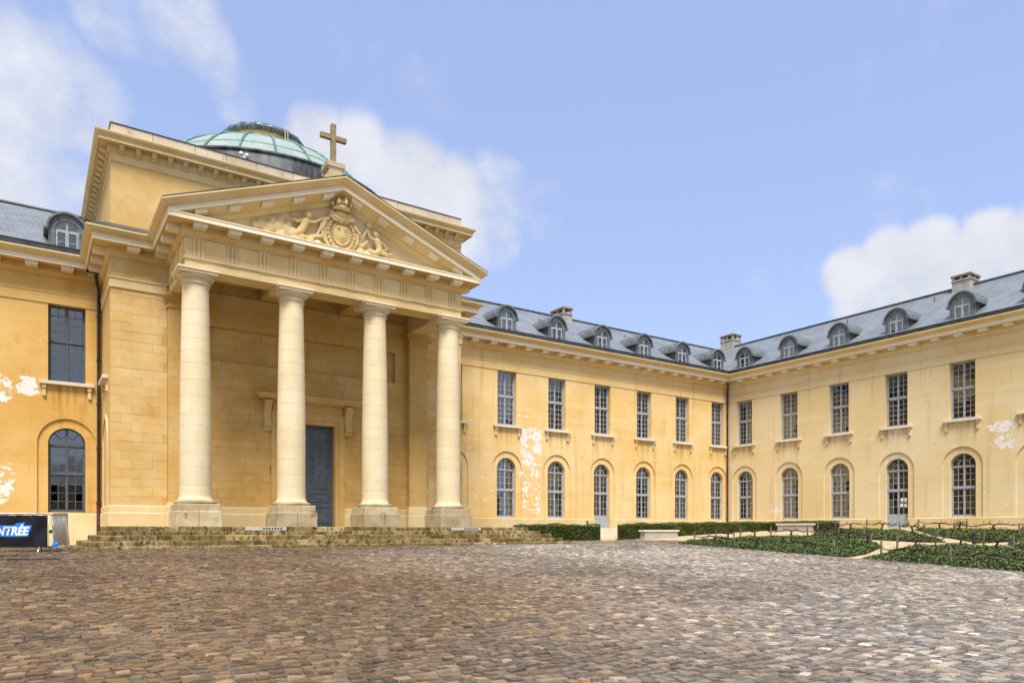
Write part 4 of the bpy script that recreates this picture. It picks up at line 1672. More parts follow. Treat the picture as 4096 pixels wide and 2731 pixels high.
    # ---------------- pilasters against the wall
    for i, cx in enumerate((XC - 1.5 * DC, XC + 1.5 * DC)):
        pf = YP - .30
        mb = MB()
        zz = 1.06
        k = 0
        while zz < 8.44:
            z2 = min(8.45, zz + .3415)
            mb.box(cx - .445, cx + .445, pf, YP + .1, zz + .002, z2 - .002)
            zz = z2
        pil = mb.build('pilaster', 'stone_shaded', root)
        cp = MB()
        for (o, a, b) in ((.0, 8.44, 8.50), (.05, 8.50, 8.56), (.012, 8.56, 8.72), (.05, 8.72, 8.76), (.09, 8.76, 8.83), (.13, 8.83, 8.90), (.16, 8.90, 9.02)):
            cp.box(cx - .445 - o, cx + .445 + o, pf - o, YP + .1 - .001 * o, a, b)
        cp.build('pilaster_capital', 'stone_shaded', pil)
        bp = MB()
        for (o, a, b) in ((.10, FLOOR, .64), (.075, .64, .90), (.06, .90, .99), (.02, .99, 1.06)):
            bp.cbox(cx - .445 - o, cx + .445 + o, pf - o, YP + .05, a, b, .012)
        bp.build('pilaster_base', 'stone_pale', pil)
    # ---------------- entablature of the portico
    ent = MB()
    bw = .86
    ent.box(XL, XR, YF, YF + bw, 9.02, 10.085)
    ent.box(XL, XL + bw, YF + bw, YP + .02, 9.022, 10.08)
    ent.box(XR - bw, XR, YF + bw, YP + .02, 9.022, 10.08)
    ent_o = ent.build('entablature', 'trim', root)
    MB().sweep([(XL, YP), (XL, YF), (XR, YF), (XR, YP)], [(-.02, 9.345), (.055, 9.345), (.055, 9.41), (-.02, 9.42)]).build('taenia', 'trim', ent_o)
    # triglyphs with regulae and guttae
    tg = MB()
    sec = [(-.19, 0), (-.19, .03), (-.165, .045), (-.10, .045), (-.07, .006), (-.04, .045), (.04, .045), (.07, .006), (.10, .045), (.165, .045), (.19, .03), (.19, 0)]
    tg.prism(sec, lambda u, o: (u, -o, 9.42), lambda u, o: (u, -o, 10.02))
    tg.box(-.20, .20, -.05, 0, 10.02, 10.078)
    tg_me = tg.mesh('triglyph', 'trim')
    rg = MB()
    rg.box(-.20, .20, -.036, 0, 9.322, 9.344)
    for k in range(6):
        x = -.165 + .066 * k
        rg.add([(x - .012, -.03, 9.322), (x + .012, -.03, 9.322), (x + .012, -.004, 9.322), (x - .012, -.004, 9.322),
                (x - .024, -.036, 9.285), (x + .024, -.036, 9.285), (x + .024, -.001, 9.285), (x - .024, -.001, 9.285)],
               [(0, 1, 5, 4), (1, 2, 6, 5), (2, 3, 7, 6), (3, 0, 4, 7), (4, 5, 6, 7)])
    rg_me = rg.mesh('guttae', 'trim')
    TX = [XC + (i - 4.5) * 1.1165 for i in range(10)]
    for x in TX:
        link('triglyph', tg_me, ent_o, (x, YF, 0))
        link('guttae', rg_me, ent_o, (x, YF, 0))
    for y in (YF + .42, YF + 1.54, YF + 2.66):
        link('triglyph', tg_me, ent_o, (XL, y, 0), -math.pi / 2)
        link('guttae', rg_me, ent_o, (XL, y, 0), -math.pi / 2)
    # portico ceiling with cross beams
    mb = MB()
    mb.box(XL + bw, XR - bw, YF + bw, YP + .02, 9.78, 10.08)
    for i in (1, 2):
        cx = XC + (i - 1.5) * DC
        mb.box(cx - .36, cx + .36, YF + bw + .001, YP + .02, 9.42, 9.779)
    mb.build('portico_ceiling', 'stone_shaded', root)
    # ---------------- cornice round block and portico
    ppath = [(PXL, 44), (PXL, YP), (XL, YP), (XL, YF), (XR, YF), (XR, YP), (PXR, YP), (PXR, 36)]
    cn = MB().sweep(ppath, BED_LOW).build('cornice', 'stone', root)
    MB().sweep(ppath, CORONA_LOW).build('corona', 'corona', cn)
    mods = [(x, YF, 0) for x in TX]
    for x in (PXL + .72, PXL + 1.66):
        mods.append((x, YP, 0))
    for x in (PXR - .62,):
        mods.append((x, YP, 0))
    for k in range(3):
        mods.append((XL, YF + .35 + 1.1165 * k, -math.pi / 2))
        mods.append((XR, YF + .35 + 1.1165 * k, math.pi / 2))
    for k in range(5):
        mods.append((PXL, YP + .45 + 1.1165 * k, -math.pi / 2))
        mods.append((PXR, YP + .45 + 1.1165 * k, math.pi / 2))
    for x, y, r in mods:
        link('modillion', MODILLION_ME, cn, (x, y, 10.475), r)
    CYMA = [(.0, 10.66), (.64, 10.638), (.64, 10.69), (.70, 10.715), (.775, 10.765), (.82, 10.83), (.84, 10.83), (.84, 10.885), (0, 10.90)]
    MB().sweep([(PXL, 44), (PXL, YP), (XL, YP), (XL, YF)], CYMA, m1=1).build('cyma', 'trim', cn)
    MB().sweep([(XR, YF), (XR, YP), (PXR, YP), (PXR, 36)], CYMA, m0=1).build('cyma', 'trim', cn)
    # lead weathering on top
    lead = [(.0, 11.32), (.10, 11.32), (.80, 10.93), (.80, 10.888), (0, 10.888)]
    MB().sweep([(PXL, 44), (PXL, YP), (XL + .2, YP)], lead).build('lead_flashing', 'lead', root)
    MB().sweep([(XR - .2, YP), (PXR, YP), (PXR, 36)], lead).build('lead_flashing', 'lead', root)
    upst = [(.40, 10.887), (.66, 10.887), (.66, 11.26), (.40, 11.26)]
    MB().sweep([(XL, YP - .9), (XL, YF + .55)], upst).build('lead_gutter', 'lead', root)
    MB().sweep([(XR, YF + .55), (XR, YP - .9)], upst).build('lead_gutter', 'lead', root)
    # ---------------- pediment
    SL = .382

    def rz(x, o, z):         # raking: profile height z at offset o, carried up the slope
        d = min(x - (XL - o), (XR + o) - x)
        return z + SL * d
    ped = MB()
    ped.prism([(XL - .1, 10.6), (XR + .1, 10.6), (XC, 10.6 + SL * (HF + .1) + .45)], lambda x, z: (x, YF + .02, z), lambda x, z: (x, YF + .7, z))
    ped_o = ped.build('pediment', 'stone_pale', root)
    RAKE = [(-.1, 10.40), (.05, 10.40), (.05, 10.43), (.10, 10.46), (.12, 10.50), (.12, 10.56), (.60, 10.56), (.60, 10.535), (.63, 10.535), (.63, 10.70), (.66, 10.70), (.66, 10.725),
            (.705, 10.74), (.78, 10.78), (.825, 10.838), (.845, 10.838), (.845, 10.89), (-.1, 10.90)]
    rk = MB()
    m = len(RAKE)
    vs = [(XL - o, YF - o, z) for o, z in RAKE]
    vs += [(XC, YF - o, rz(XC, o, z)) for o, z in RAKE]
    vs += [(XR + o, YF - o, z) for o, z in RAKE]
    fs = []
    for s in (0, 1):
        for k in range(m):
            l = (k + 1) % m
            fs.append((s * m + k, s * m + l, (s + 1) * m + l, (s + 1) * m + k))
    fs += [tuple(range(m)), tuple(range(3 * m - 1, 2 * m - 1, -1))]
    rk.add(vs, fs)
    rake = rk.build('raking_cornice', 'trim', ped_o)
    rc = MB()
    RCO = [(.61, 10.53), (.637, 10.53), (.637, 10.694), (.61, 10.694)]
    vs = [(XL - o, YF - o, z) for o, z in RCO] + [(XC, YF - o, rz(XC, o, z)) for o, z in RCO] + [(XR + o, YF - o, z) for o, z in RCO]
    rc.add(vs, [(q * 4 + k, q * 4 + (k + 1) % 4, (q + 1) * 4 + (k + 1) % 4, (q + 1) * 4 + k) for q in (0, 1) for k in range(4)])
    rc.build('raking_corona', 'corona', rake) if False else rc.build('raking_corona', 'corona', ped_o)
    for x in TX:
        s = 1 if x < XC else -1
        mb = MB()
        vs = []
        for (zz, w, o1) in ((-.0, .215, .545), (-.165, .195, .53)):
            for (dx, o) in ((-w, .09), (w, .09), (w, o1), (-w, o1)):
                xx = x + dx
                base = 10.562 + SL * ((x - XL + .60) if s > 0 else (XR + .60 - x)) + s * SL * dx
                vs.append((xx, YF - o, base + zz))
        mb.add(vs, [(0, 1, 2, 3), (4, 5, 6, 7), (0, 1, 5, 4), (1, 2, 6, 5), (2, 3, 7, 6), (3, 0, 4, 7)])
        mb.build('modillion', 'corona', rake)
    # portico roof
    rf = MB()
    o = .86
    a = (XL - o + .02, 10.905)
    b = (XC, 10.905 + SL * (HF + o - .02))
    c = (XR + o - .02, 10.905)
    rf.prism([a, (a[0], a[1] + .03), (b[0], b[1] + .035), (c[0], c[1] + .03), c, b], lambda x, z: (x, YF - .85, z), lambda x, z: (x, YP + .05, z))
    rf.build('portico_roof', 'lead', root)
    # ---------------- carved relief
    relief(ped_o)
    # ---------------- cross on the gable
    mb = MB()
    yc = 27.25
    mb.box(XC - .42, XC + .42, yc - .42, yc + .42, 13.1, 13.62)
    cb = mb.build('acroterion_block', 'trim', ped_o)
    mb = MB()
    mb.prism([(XC - .34, 13.62), (XC + .34, 13.62), (XC + .27, 14.0), (XC - .27, 14.0)], lambda x, z: (x, yc - .32, z), lambda x, z: (x, yc + .32, z))
    mb.box(XC - .33, XC + .33, yc - .33, yc + .33, 14.0, 14.08)
    mb.box(XC - .36, XC + .36, yc - .36, yc + .36, 14.08, 14.27)
    mb.add([(XC - .36, yc - .36, 14.27), (XC + .36, yc - .36, 14.27), (XC + .36, yc + .36, 14.27), (XC - .36, yc + .36, 14.27),
            (XC - .12, yc - .12, 14.36), (XC + .12, yc - .12, 14.36), (XC + .12, yc + .12, 14.36), (XC - .12, yc + .12, 14.36)],
           [(0, 1, 5, 4), (1, 2, 6, 5), (2, 3, 7, 6), (3, 0, 4, 7), (4, 5, 6, 7)])
    mb.build('cross_base', 'pedestal', ped_o)
    mb = MB()
    mb.cbox(XC - .095, XC + .095, yc - .09, yc + .09, 14.34, 15.88, .012)
    mb.cbox(XC - .52, XC - .095, yc - .085, yc + .085, 15.27, 15.45, .01)
    mb.cbox(XC + .095, XC + .52, yc - .085, yc + .085, 15.27, 15.45, .01)
    mb.build('cross', 'cross', ped_o)
    # ---------------- door
    fr = MB()
    yf = YP - .07
    for s in (-1, 1):
        a, b = sorted((XC + s * 1.16, XC + s * 1.34))
        fr.box(a, b, yf + .02, YP + .3, FLOOR, 4.68 - .18 * 0)
        a, b = sorted((XC + s * 1.34, XC + s * 1.58))
        fr.box(a, b, yf - .02, YP + .14, FLOOR, 4.94)
    fr.box(XC - 1.16, XC + 1.16, yf + .02, YP + .3, 4.5, 4.68)
    fr.box(XC - 1.34, XC + 1.34, yf - .02, YP + .14, 4.68, 4.94)
    fr.box(XC - 1.5, XC + 1.5, YP - .03, YP + .14, 4.94, 5.36)
    fr.build('door_frame', 'stone_shaded', root)
    hd = MB()
    HP = [(0, 5.34), (.10, 5.34), (.10, 5.38), (.20, 5.40), (.34, 5.42), (.34, 5.50), (.38, 5.51), (.44, 5.57), (.46, 5.61), (0, 5.66)]
    hd.sweep([(XC - 1.80, YP + .1), (XC - 1.80, YP - .02), (XC + 1.80, YP - .02), (XC + 1.80, YP + .1)], HP)
    hood = hd.build('door_hood', 'stone', root)
    for s in (-1, 1):
        cx = XC + s * 1.74
        cm = MB()
        side = [(.0, 5.34), (.34, 5.34), (.34, 5.24), (.30, 5.14), (.20, 5.02), (.13, 4.86), (.12, 4.62), (.17, 4.46), (.20, 4.38), (.16, 4.28), (.08, 4.22), (0, 4.22)]
        cm.prism(side, lambda o, z: (cx - .14, YP - o, z), lambda o, z: (cx + .14, YP - o, z))
        cm.box(cx - .16, cx + .16, YP - .10, YP + .02, 4.14, 4.22)
        cm.box(cx - .10, cx + .10, YP - .06, YP + .02, 4.08, 4.14)
        cm.build('console', 'stone', hood)
    for s in (-1, 1):
        x0, x1 = sorted((XC + s * .006, XC + s * 1.16))
        yd = YP + .32
        dm = MB()
        dm.box(x0, x1, yd, yd + .07, FLOOR + .01, 4.5)
        leaf = dm.build('door', 'door', root)
        for (za, zb) in ((.28, 1.02), (1.22, 1.62), (1.78, 3.22), (3.38, 3.62), (3.74, 4.38)):
            pn = MB()
            t = .045
            a, b = x0 + .16, x1 - .16
            pn.box(a, b, yd - .028, yd, za, za + t)
            pn.box(a, b, yd - .028, yd, zb - t, zb)
            pn.box(a, a + t, yd - .027, yd, za + t, zb - t)
            pn.box(b - t, b, yd - .027, yd, za + t, zb - t)
            pn.box(a + .12, b - .12, yd - .014, yd, za + .12, zb - .12)
            pn.build('door_panel', 'door', leaf)
        if s > 0:
            MB().lathe([(.0, 1.14), (.035, 1.15), (.045, 1.18), (.035, 1.21), (0, 1.22)], x0 + .10, yd - .04, 12).build('door_knob', 'hole', leaf, True)
    # small dark vent slot high inside the portico
    # ---------------- upper block: band, cornice, parapet
    bp = [(PXL, YB), (PXL, YP), (PXR, YP), (PXR, YB)]
    MB().sweep(bp, [(-.05, 13.66), (.02, 13.66), (.02, 13.70), (.012, 13.72), (.012, 14.02), (-.05, 14.02)]).build('upper_band', 'trim', root)
    UP = [(0, 13.98), (.05, 13.98), (.06, 14.03), (.10, 14.05), (.10, 14.21), (.40, 14.21), (.40, 14.195), (.42, 14.195), (.42, 14.32), (.44, 14.32), (.44, 14.345), (.47, 14.37), (.52, 14.42), (.54, 14.47), (.54, 14.50), (0, 14.52)]
    uc = MB().sweep(bp, UP).build('upper_cornice', 'trim', root)
    sm = MB()
    sm.prism([(.09, 0), (.34, 0), (.34, -.06), (.26, -.10), (.17, -.17), (.09, -.19)], lambda o, z: (-.085, -o, z), lambda o, z: (.085, -o, z))
    sm.box(-.07, .07, -.095, 0, -.26, -.19)
    sm_me = sm.mesh('console', 'trim')
    nn = 27
    for k in range(nn):
        link('console', sm_me, uc, (PXL + .35 + (PXR - PXL - .7) * k / (nn - 1), YP, 14.21))
    for k in range(26):
        link('console', sm_me, uc, (PXL, YP + .35 + .54 * k, 14.21), -math.pi / 2)
    for k in range(8):
        link('console', sm_me, uc, (PXR, YP + .35 + .54 * k, 14.21), math.pi / 2)
    # parapet of large slabs
    x = PXL
    pa = MB()
    pa.box(PXL + .03, PXR - .03, YP + .05, YP + .4, 14.45, 15.02)
    pa.box(PXL + .03, PXL + .4, YP + .4, YB - .02, 14.45, 15.02)
    pa.box(PXR - .4, PXR - .03, YP + .4, YB - .02, 14.45, 15.02)
    par = pa.build('parapet', 'parapet', root)
    while x < PXR - .05:
        x2 = min(PXR, x + random.uniform(1.15, 1.7))
        if PXR - x2 < .5:
            x2 = PXR
        MB().cbox(x + .006, x2 - .006, YP + random.uniform(-.004, .004), YP + .2, 14.5, 15.06 + random.uniform(-.006, .006), .012).build('parapet_slab', 'parapet', par)
        x = x2
    y = YP + .21
    while y < YB - .1:
        y2 = min(YB, y + random.uniform(1.15, 1.7))
        MB().cbox(PXL, PXL + .2, y + .006, y2 - .006, 14.5, 15.06, .012).build('parapet_slab', 'parapet', par)
        y = y2
    MB().sweep([(PXL + .2, YB), (PXL + .2, YP + .2), (PXR - .2, YP + .2), (PXR - .2, YB)], [(-.2, 15.062), (.23, 15.062), (.23, 15.085), (-.2, 15.10)]).build('parapet_lead', 'lead', par)
    MB().box(PXL + .3, PXR - .3, YP + .3, YB, 14.6, 14.9).build('flat_roof', 'lead', root)
    # ---------------- dome
    DY = 37.35
    dr = MB().lathe([(6.55, 14.85), (6.50, 15.5), (6.42, 16.0), (6.50, 16.03), (6.50, 16.10), (6.0, 16.14)], XC, DY, 96).build('dome_drum', 'drum_lead', root, 'auto')
    z0, RS = 11.7, 7.46
    prof = []
    for k in range(15):
        z = 16.12 + (18.86 - 16.12) * k / 14
        prof.append((math.sqrt(RS * RS - (z - z0) ** 2), z))
    dome = MB().lathe(prof, XC, DY, 96).build('dome', 'dome', root, True)
    nr = 24
    for k in range(nr):
        a = 2 * math.pi * (k + .35) / nr
        pts = [(XC + (r + .02) * math.cos(a), DY + (r + .02) * math.sin(a), z + .02) for r, z in prof]
        MB().tube(pts, .055, 6).build('rib', 'rib', dome, True)
    for zz in (17.0, 18.0):
        r = math.sqrt(RS * RS - (zz - z0) ** 2)
        MB().lathe([(r + .012, zz - .02), (r + .022, zz), (r - .0, zz + .03)], XC, DY, 96, cap=False).build('seam', 'rib', dome)
    # two floodlights clamped on the drum
    for a in (-112, -82):
        px, py = XC + 6.55 * math.cos(R(a)), DY + 6.55 * math.sin(R(a))
        f = MB()
        f.sphere((px - .1, py - .1, 15.72), .085, 10, 7)
        f.sphere((px + .13, py - .1, 15.70), .085, 10, 7)
        f.box(px - .12, px + .12, py - .1, py + .12, 15.55, 15.64)
        f.build('floodlight', 'paper', dr, True)
    lw = MB().lathe([(2.10, 18.6), (2.0, 18.86), (1.86, 18.92), (1.82, 19.4), (1.86, 19.44), (1.86, 19.5)], XC, DY, 64).build('lantern_ring', 'stone_pale', root, 'auto')
    # plastic-wrapped glazed cap of the lantern
    mb = MB()
    seg = 72
    vs, fs = [], []
    pr = [(1.80, 19.38), (1.93, 19.36), (2.01, 19.44), (2.02, 19.55), (1.96, 19.66), (1.80, 19.74), (1.3, 19.86), (.6, 19.93), (.05, 19.95)]
    for k, (r, z) in enumerate(pr):
        for i in range(seg):
            a = 2 * math.pi * i / seg
            j = .035 * math.sin(a * 17 + k) * (k < 6) + random.uniform(-.02, .02) * (k < 7)
            zj = random.uniform(-.03, .03) if k < 3 else random.uniform(-.012, .012)
            vs.append((XC + (r + j) * math.cos(a), DY + (r + j) * math.sin(a), z + zj))
    for k in range(len(pr) - 1):
        for i in range(seg):
            j = (i + 1) % seg
            fs.append((k * seg + i, k * seg + j, (k + 1) * seg + j, (k + 1) * seg + i))
    mb.add(vs, fs)
    mb.build('wrapped_cap', 'wrap', lw, True)
    for a in (-72, -76):
        ca, sa = math.cos(R(a)), math.sin(R(a))
        MB().tube([(XC + 2.04 * ca, DY + 2.04 * sa, 19.75), (XC + 2.06 * ca, DY + 2.06 * sa, 19.4), (XC + 2.1 * ca, DY + 2.1 * sa, 18.75)], .025, 6).build('tie_strap', 'parapet', lw)


def capsule(mb, a, b, r0, r1, y=None):
    a, b = Vector(a), Vector(b)
    n = max(2, int((b - a).length / (min(r0, r1) * .6)) + 1)
    for i in range(n + 1):
        t = i / n
        p = a.lerp(b, t)
        mb.sphere(p, r0 + (r1 - r0) * t, 10, 7)


def relief(parent):
    y = YF + .02

    def P(x, z, d=.08):
        return (x, y - d, z)

    def carve(mb, name, vox=.018, sm=3):
        return fused(name, mb, 'trim', parent, vox, sm)
    # billowing clouds at the left
    mb = MB()
    for (x, z, r) in ((6.72, 11.02, .17), (6.95, 11.08, .22), (7.22, 11.05, .26), (7.5, 11.12, .27), (7.78, 11.08, .27), (8.05, 11.0, .26), (8.35, 10.93, .25), (8.7, 10.88, .22), (9.0, 10.82, .18),
                      (7.35, 11.28, .17), (7.62, 11.33, .19), (7.92, 11.30, .17), (7.1, 10.85, .2), (7.6, 10.85, .25), (8.1, 10.82, .25)):
        mb.sphere(P(x, z, .03 + random.uniform(0, .06)), r * .86, 14, 10, (1, .8, 1))
    carve(mb, 'carved_cloud', .016, 1)
    mb = MB()
    for (x, z, r) in ((10.75, 10.86, .2), (11.05, 10.82, .22), (11.35, 10.84, .2), (11.7, 10.80, .16), (12.0, 10.78, .14), (12.35, 10.78, .13), (12.75, 10.76, .12), (13.05, 10.74, .09)):
        mb.sphere(P(x, z, .02), r, 14, 10, (1.1, .8, .9))
    carve(mb, 'carved_cloud', .02, 2)
    # mantle and shield
    mb = MB()
    seg = 28
    pts = [(9.12, 11.62), (9.30, 11.86), (9.55, 11.95), (9.9, 11.98), (10.25, 11.95), (10.5, 11.86), (10.62, 11.6), (10.6, 11.2), (10.42, 10.92), (10.1, 10.74), (9.75, 10.72), (9.42, 10.86), (9.2, 11.14)]
    mb.prism(pts, lambda x, z: (x, y - .07, z), lambda x, z: (x, y + .05, z))
    for a, b in zip(pts, pts[1:] + pts[:1]):
        capsule(mb, P(*a, .07), P(*b, .07), .045, .045)
    carve(mb, 'carved_mantle', .018, 3)
    mb = MB()
    mb.sphere(P(9.93, 11.40, .06), .36, 20, 14, (.92, .42, 1.12))
    for k in range(24):
        a = 2 * math.pi * k / 24
        mb.sphere(P(9.93 + .36 * math.cos(a), 11.40 + .435 * math.sin(a), .11), .05, 8, 6)
    carve(mb, 'carved_shield', .014, 2)

    def fleur(cx, cz, s):
        mb = MB()
        yb = y - .215
        capsule(mb, (cx, yb, cz - .3 * s), (cx, yb - .02, cz + .2 * s), .10 * s, .17 * s)
        capsule(mb, (cx, yb - .02, cz + .2 * s), (cx, yb, cz + .55 * s), .16 * s, .05 * s)
        for q in (-1, 1):
            capsule(mb, (cx + q * .08 * s, yb, cz - .12 * s), (cx + q * .28 * s, yb, cz + .22 * s), .08 * s, .12 * s)
            capsule(mb, (cx + q * .28 * s, yb, cz + .22 * s), (cx + q * .42 * s, yb + .01, cz + .02 * s), .12 * s, .07 * s)
            capsule(mb, (cx + q * .06 * s, yb, cz - .2 * s), (cx + q * .22 * s, yb + .01, cz - .42 * s), .08 * s, .06 * s)
        capsule(mb, (cx - .24 * s, yb, cz - .16 * s), (cx + .24 * s, yb, cz - .16 * s), .065 * s, .065 * s)
        carve(mb, 'fleur_de_lis', .009, 1)
    fleur(9.80, 11.56, .17)
    fleur(10.06, 11.54, .17)
    fleur(9.93, 11.22, .17)
    # collar of rosettes round the shield
    for k in range(22):
        a = math.pi * (.62 + 1.76 * k / 21)
        cx, cz = 9.93 + .52 * math.cos(a), 11.38 + .60 * math.sin(a)
        mb = MB()
        for q in range(5):
            t = 2 * math.pi * q / 5 + k
            mb.sphere(P(cx + .045 * math.cos(t), cz + .045 * math.sin(t), .12), .037, 7, 5)
        mb.sphere(P(cx, cz, .15), .032, 7, 5)
        mb.build('collar_rosette', 'trim', parent, True)
    # helmet scroll with garland
    mb = MB()
    mb.sphere(P(9.9, 12.08, .1), .27, 18, 12, (1.2, .7, .62))
    for s in (-1, 1):
        for k in range(14):
            a = k * .42
            r = .12 - k * .006
            mb.sphere(P(9.9 + s * (.33 + r * .7 * math.cos(a)), 12.10 + r * .7 * math.sin(a), .14), .042, 7, 5)
    capsule(mb, P(9.55, 12.0, .2), P(9.9, 11.88, .24), .05, .06)
    capsule(mb, P(9.9, 11.88, .24), P(10.25, 12.0, .2), .06, .05)
    carve(mb, 'carved_scroll', .016, 2)
    mb = MB()
    for k in range(17):
        t = k / 16
        x = 9.45 + .92 * t
        z = 11.98 - .16 * math.sin(math.pi * t)
        for q in range(4):
            mb.sphere(P(x + random.uniform(-.03, .03), z + random.uniform(-.04, .04), .2), random.uniform(.03, .05), 7, 5)
    mb.build('carved_garland', 'trim', parent, True)
    # crown
    mb = MB()
    cx, cy = 9.9, y - .17
    mb.lathe([(.30, 12.24), (.33, 12.25), (.33, 12.33), (.30, 12.35)], cx, cy, 24)
    for k in range(20):
        a = 2 * math.pi * k / 20
        mb.sphere((cx + .33 * math.cos(a), cy + .33 * math.sin(a), 12.29), .03, 6, 5)
    for k in range(8):
        a = 2 * math.pi * k / 8 + .2
        pts = [(.31, 12.34), (.37, 12.46), (.37, 12.56), (.26, 12.64), (.10, 12.68), (0, 12.68)]
        mb.tube([(cx + r * math.cos(a), cy + r * math.sin(a), z) for r, z in pts], [.04, .045, .045, .04, .035, .03], 7)
        mb.sphere((cx + .36 * math.cos(a), cy + .36 * math.sin(a), 12.45), .075, 8, 6, (1, 1, 1.2))
    mb.sphere((cx, cy, 12.50), .27, 16, 10, (1, 1, .7))
    mb.sphere((cx, cy, 12.74), .065, 8, 6)
    mb.box(cx - .018, cx + .018, cy - .02, cy + .02, 12.78, 12.90)
    mb.box(cx - .05, cx + .05, cy - .019, cy + .019, 12.82, 12.855)
    mb.build('carved_crown', 'trim', parent, 'auto')

    def cherub(pts, name):
        mb = MB()
        for a, b, r0, r1 in pts:
            capsule(mb, P(*a), P(*b), r0, r1)
        return carve(mb, name, .015, 3)
    # left cherub: leaning to the shield, one arm up to it
    cherub([((8.62, 11.76, .20), (8.62, 11.79, .20), .115, .115), ((8.58, 11.66, .16), (8.56, 11.6, .15), .06, .07),
            ((8.52, 11.52, .16), (8.40, 11.26, .15), .145, .13), ((8.40, 11.26, .15), (8.30, 11.12, .14), .14, .14),
            ((8.30, 11.10, .16), (8.02, 10.98, .18), .11, .085), ((8.02, 10.98, .18), (7.86, 11.18, .14), .08, .06), ((7.86, 11.18, .14), (7.72, 11.24, .13), .05, .045),
            ((8.28, 11.06, .10), (7.95, 10.92, .12), .10, .075), ((7.95, 10.92, .12), (7.62, 10.95, .12), .07, .05), ((7.62, 10.95, .12), (7.50, 10.99, .12), .045, .04),
            ((8.62, 11.55, .16), (8.88, 11.58, .16), .07, .055), ((8.88, 11.58, .16), (9.12, 11.76, .14), .05, .045), ((9.12, 11.76, .14), (9.2, 11.8, .14), .045, .04),
            ((8.44, 11.58, .14), (8.22, 11.44, .2), .065, .055), ((8.22, 11.44, .2), (8.02, 11.5, .2), .05, .04)], 'carved_cherub')
    mb = MB()
    for k in range(6):
        capsule(mb, P(8.42, 11.58, .06), P(7.98 + .07 * k, 11.72 - .07 * k + .05 * (k % 2), .05), .05, .032)
    carve(mb, 'carved_wing', .016, 1)
    mb = MB()
    for k in range(26):
        a = 2 * math.pi * random.random()
        mb.sphere(P(8.60 + .09 * math.cos(a), 11.83 + .06 * math.sin(a) + .01, .22), .038, 6, 5)
    mb.build('carved_hair', 'trim', parent, True)
    # right cherub: leaning back, torch raised
    cherub([((11.32, 11.63, .20), (11.32, 11.66, .20), .105, .105), ((11.34, 11.55, .16), (11.36, 11.5, .15), .055, .065),
            ((11.38, 11.42, .16), (11.46, 11.18, .16), .135, .125), ((11.46, 11.18, .16), (11.48, 11.06, .15), .13, .13),
            ((11.46, 11.02, .18), (11.25, 10.92, .2), .10, .08), ((11.25, 10.92, .2), (11.05, 10.98, .16), .075, .055),
            ((11.52, 11.02, .14), (11.78, 10.96, .16), .10, .075), ((11.78, 10.96, .16), (12.0, 11.02, .14), .068, .05), ((12.0, 11.02, .14), (12.1, 10.97, .12), .045, .035),
            ((11.28, 11.44, .16), (11.08, 11.52, .17), .062, .052), ((11.08, 11.52, .17), (10.98, 11.76, .16), .05, .042),
            ((11.5, 11.42, .15), (11.72, 11.3, .17), .062, .052), ((11.72, 11.3, .17), (11.76, 11.1, .16), .05, .042)], 'carved_cherub')
    mb = MB()
    mb.tube([P(10.78, 11.42, .12), P(11.0, 11.82, .14)], [.03, .045], 8)
    for k in range(9):
        mb.sphere(P(11.05 + random.uniform(-.08, .09), 11.95 + random.uniform(-.08, .12), .13), random.uniform(.04, .07), 7, 5)
    carve(mb, 'carved_torch', .014, 1)
    mb = MB()
    for k in range(22):
        a = 2 * math.pi * random.random()
        mb.sphere(P(11.32 + .085 * math.cos(a), 11.71 + .05 * math.sin(a), .21), .036, 6, 5)
    mb.build('carved_hair', 'trim', parent, True)
    # drapery and sprays between figures and shield
    for ps in ([((9.2, 11.8, .1), (9.42, 11.88, .1), .06, .08), ((9.25, 11.72, .1), (8.98, 11.15, .08), .05, .05), ((9.35, 11.85, .1), (9.2, 11.45, .1), .05, .04), ((9.25, 11.78, .1), (9.35, 11.84, .1), .05, .05)],
               [((8.75, 11.02, .1), (9.15, 11.14, .12), .08, .07), ((8.55, 10.95, .12), (8.8, 10.98, .14), .09, .08)],
               [((10.5, 11.75, .1), (10.68, 11.55, .1), .08, .05)], [((10.75, 11.1, .1), (11.0, 11.35, .1), .05, .04)], [((11.6, 11.05, .12), (11.9, 11.3, .1), .05, .04)]):
        mb = MB()
        for a, b, r0, r1 in ps:
            capsule(mb, P(*a), P(*b), r0, r1)
        carve(mb, 'carved_drapery', .016, 1)


chapel()


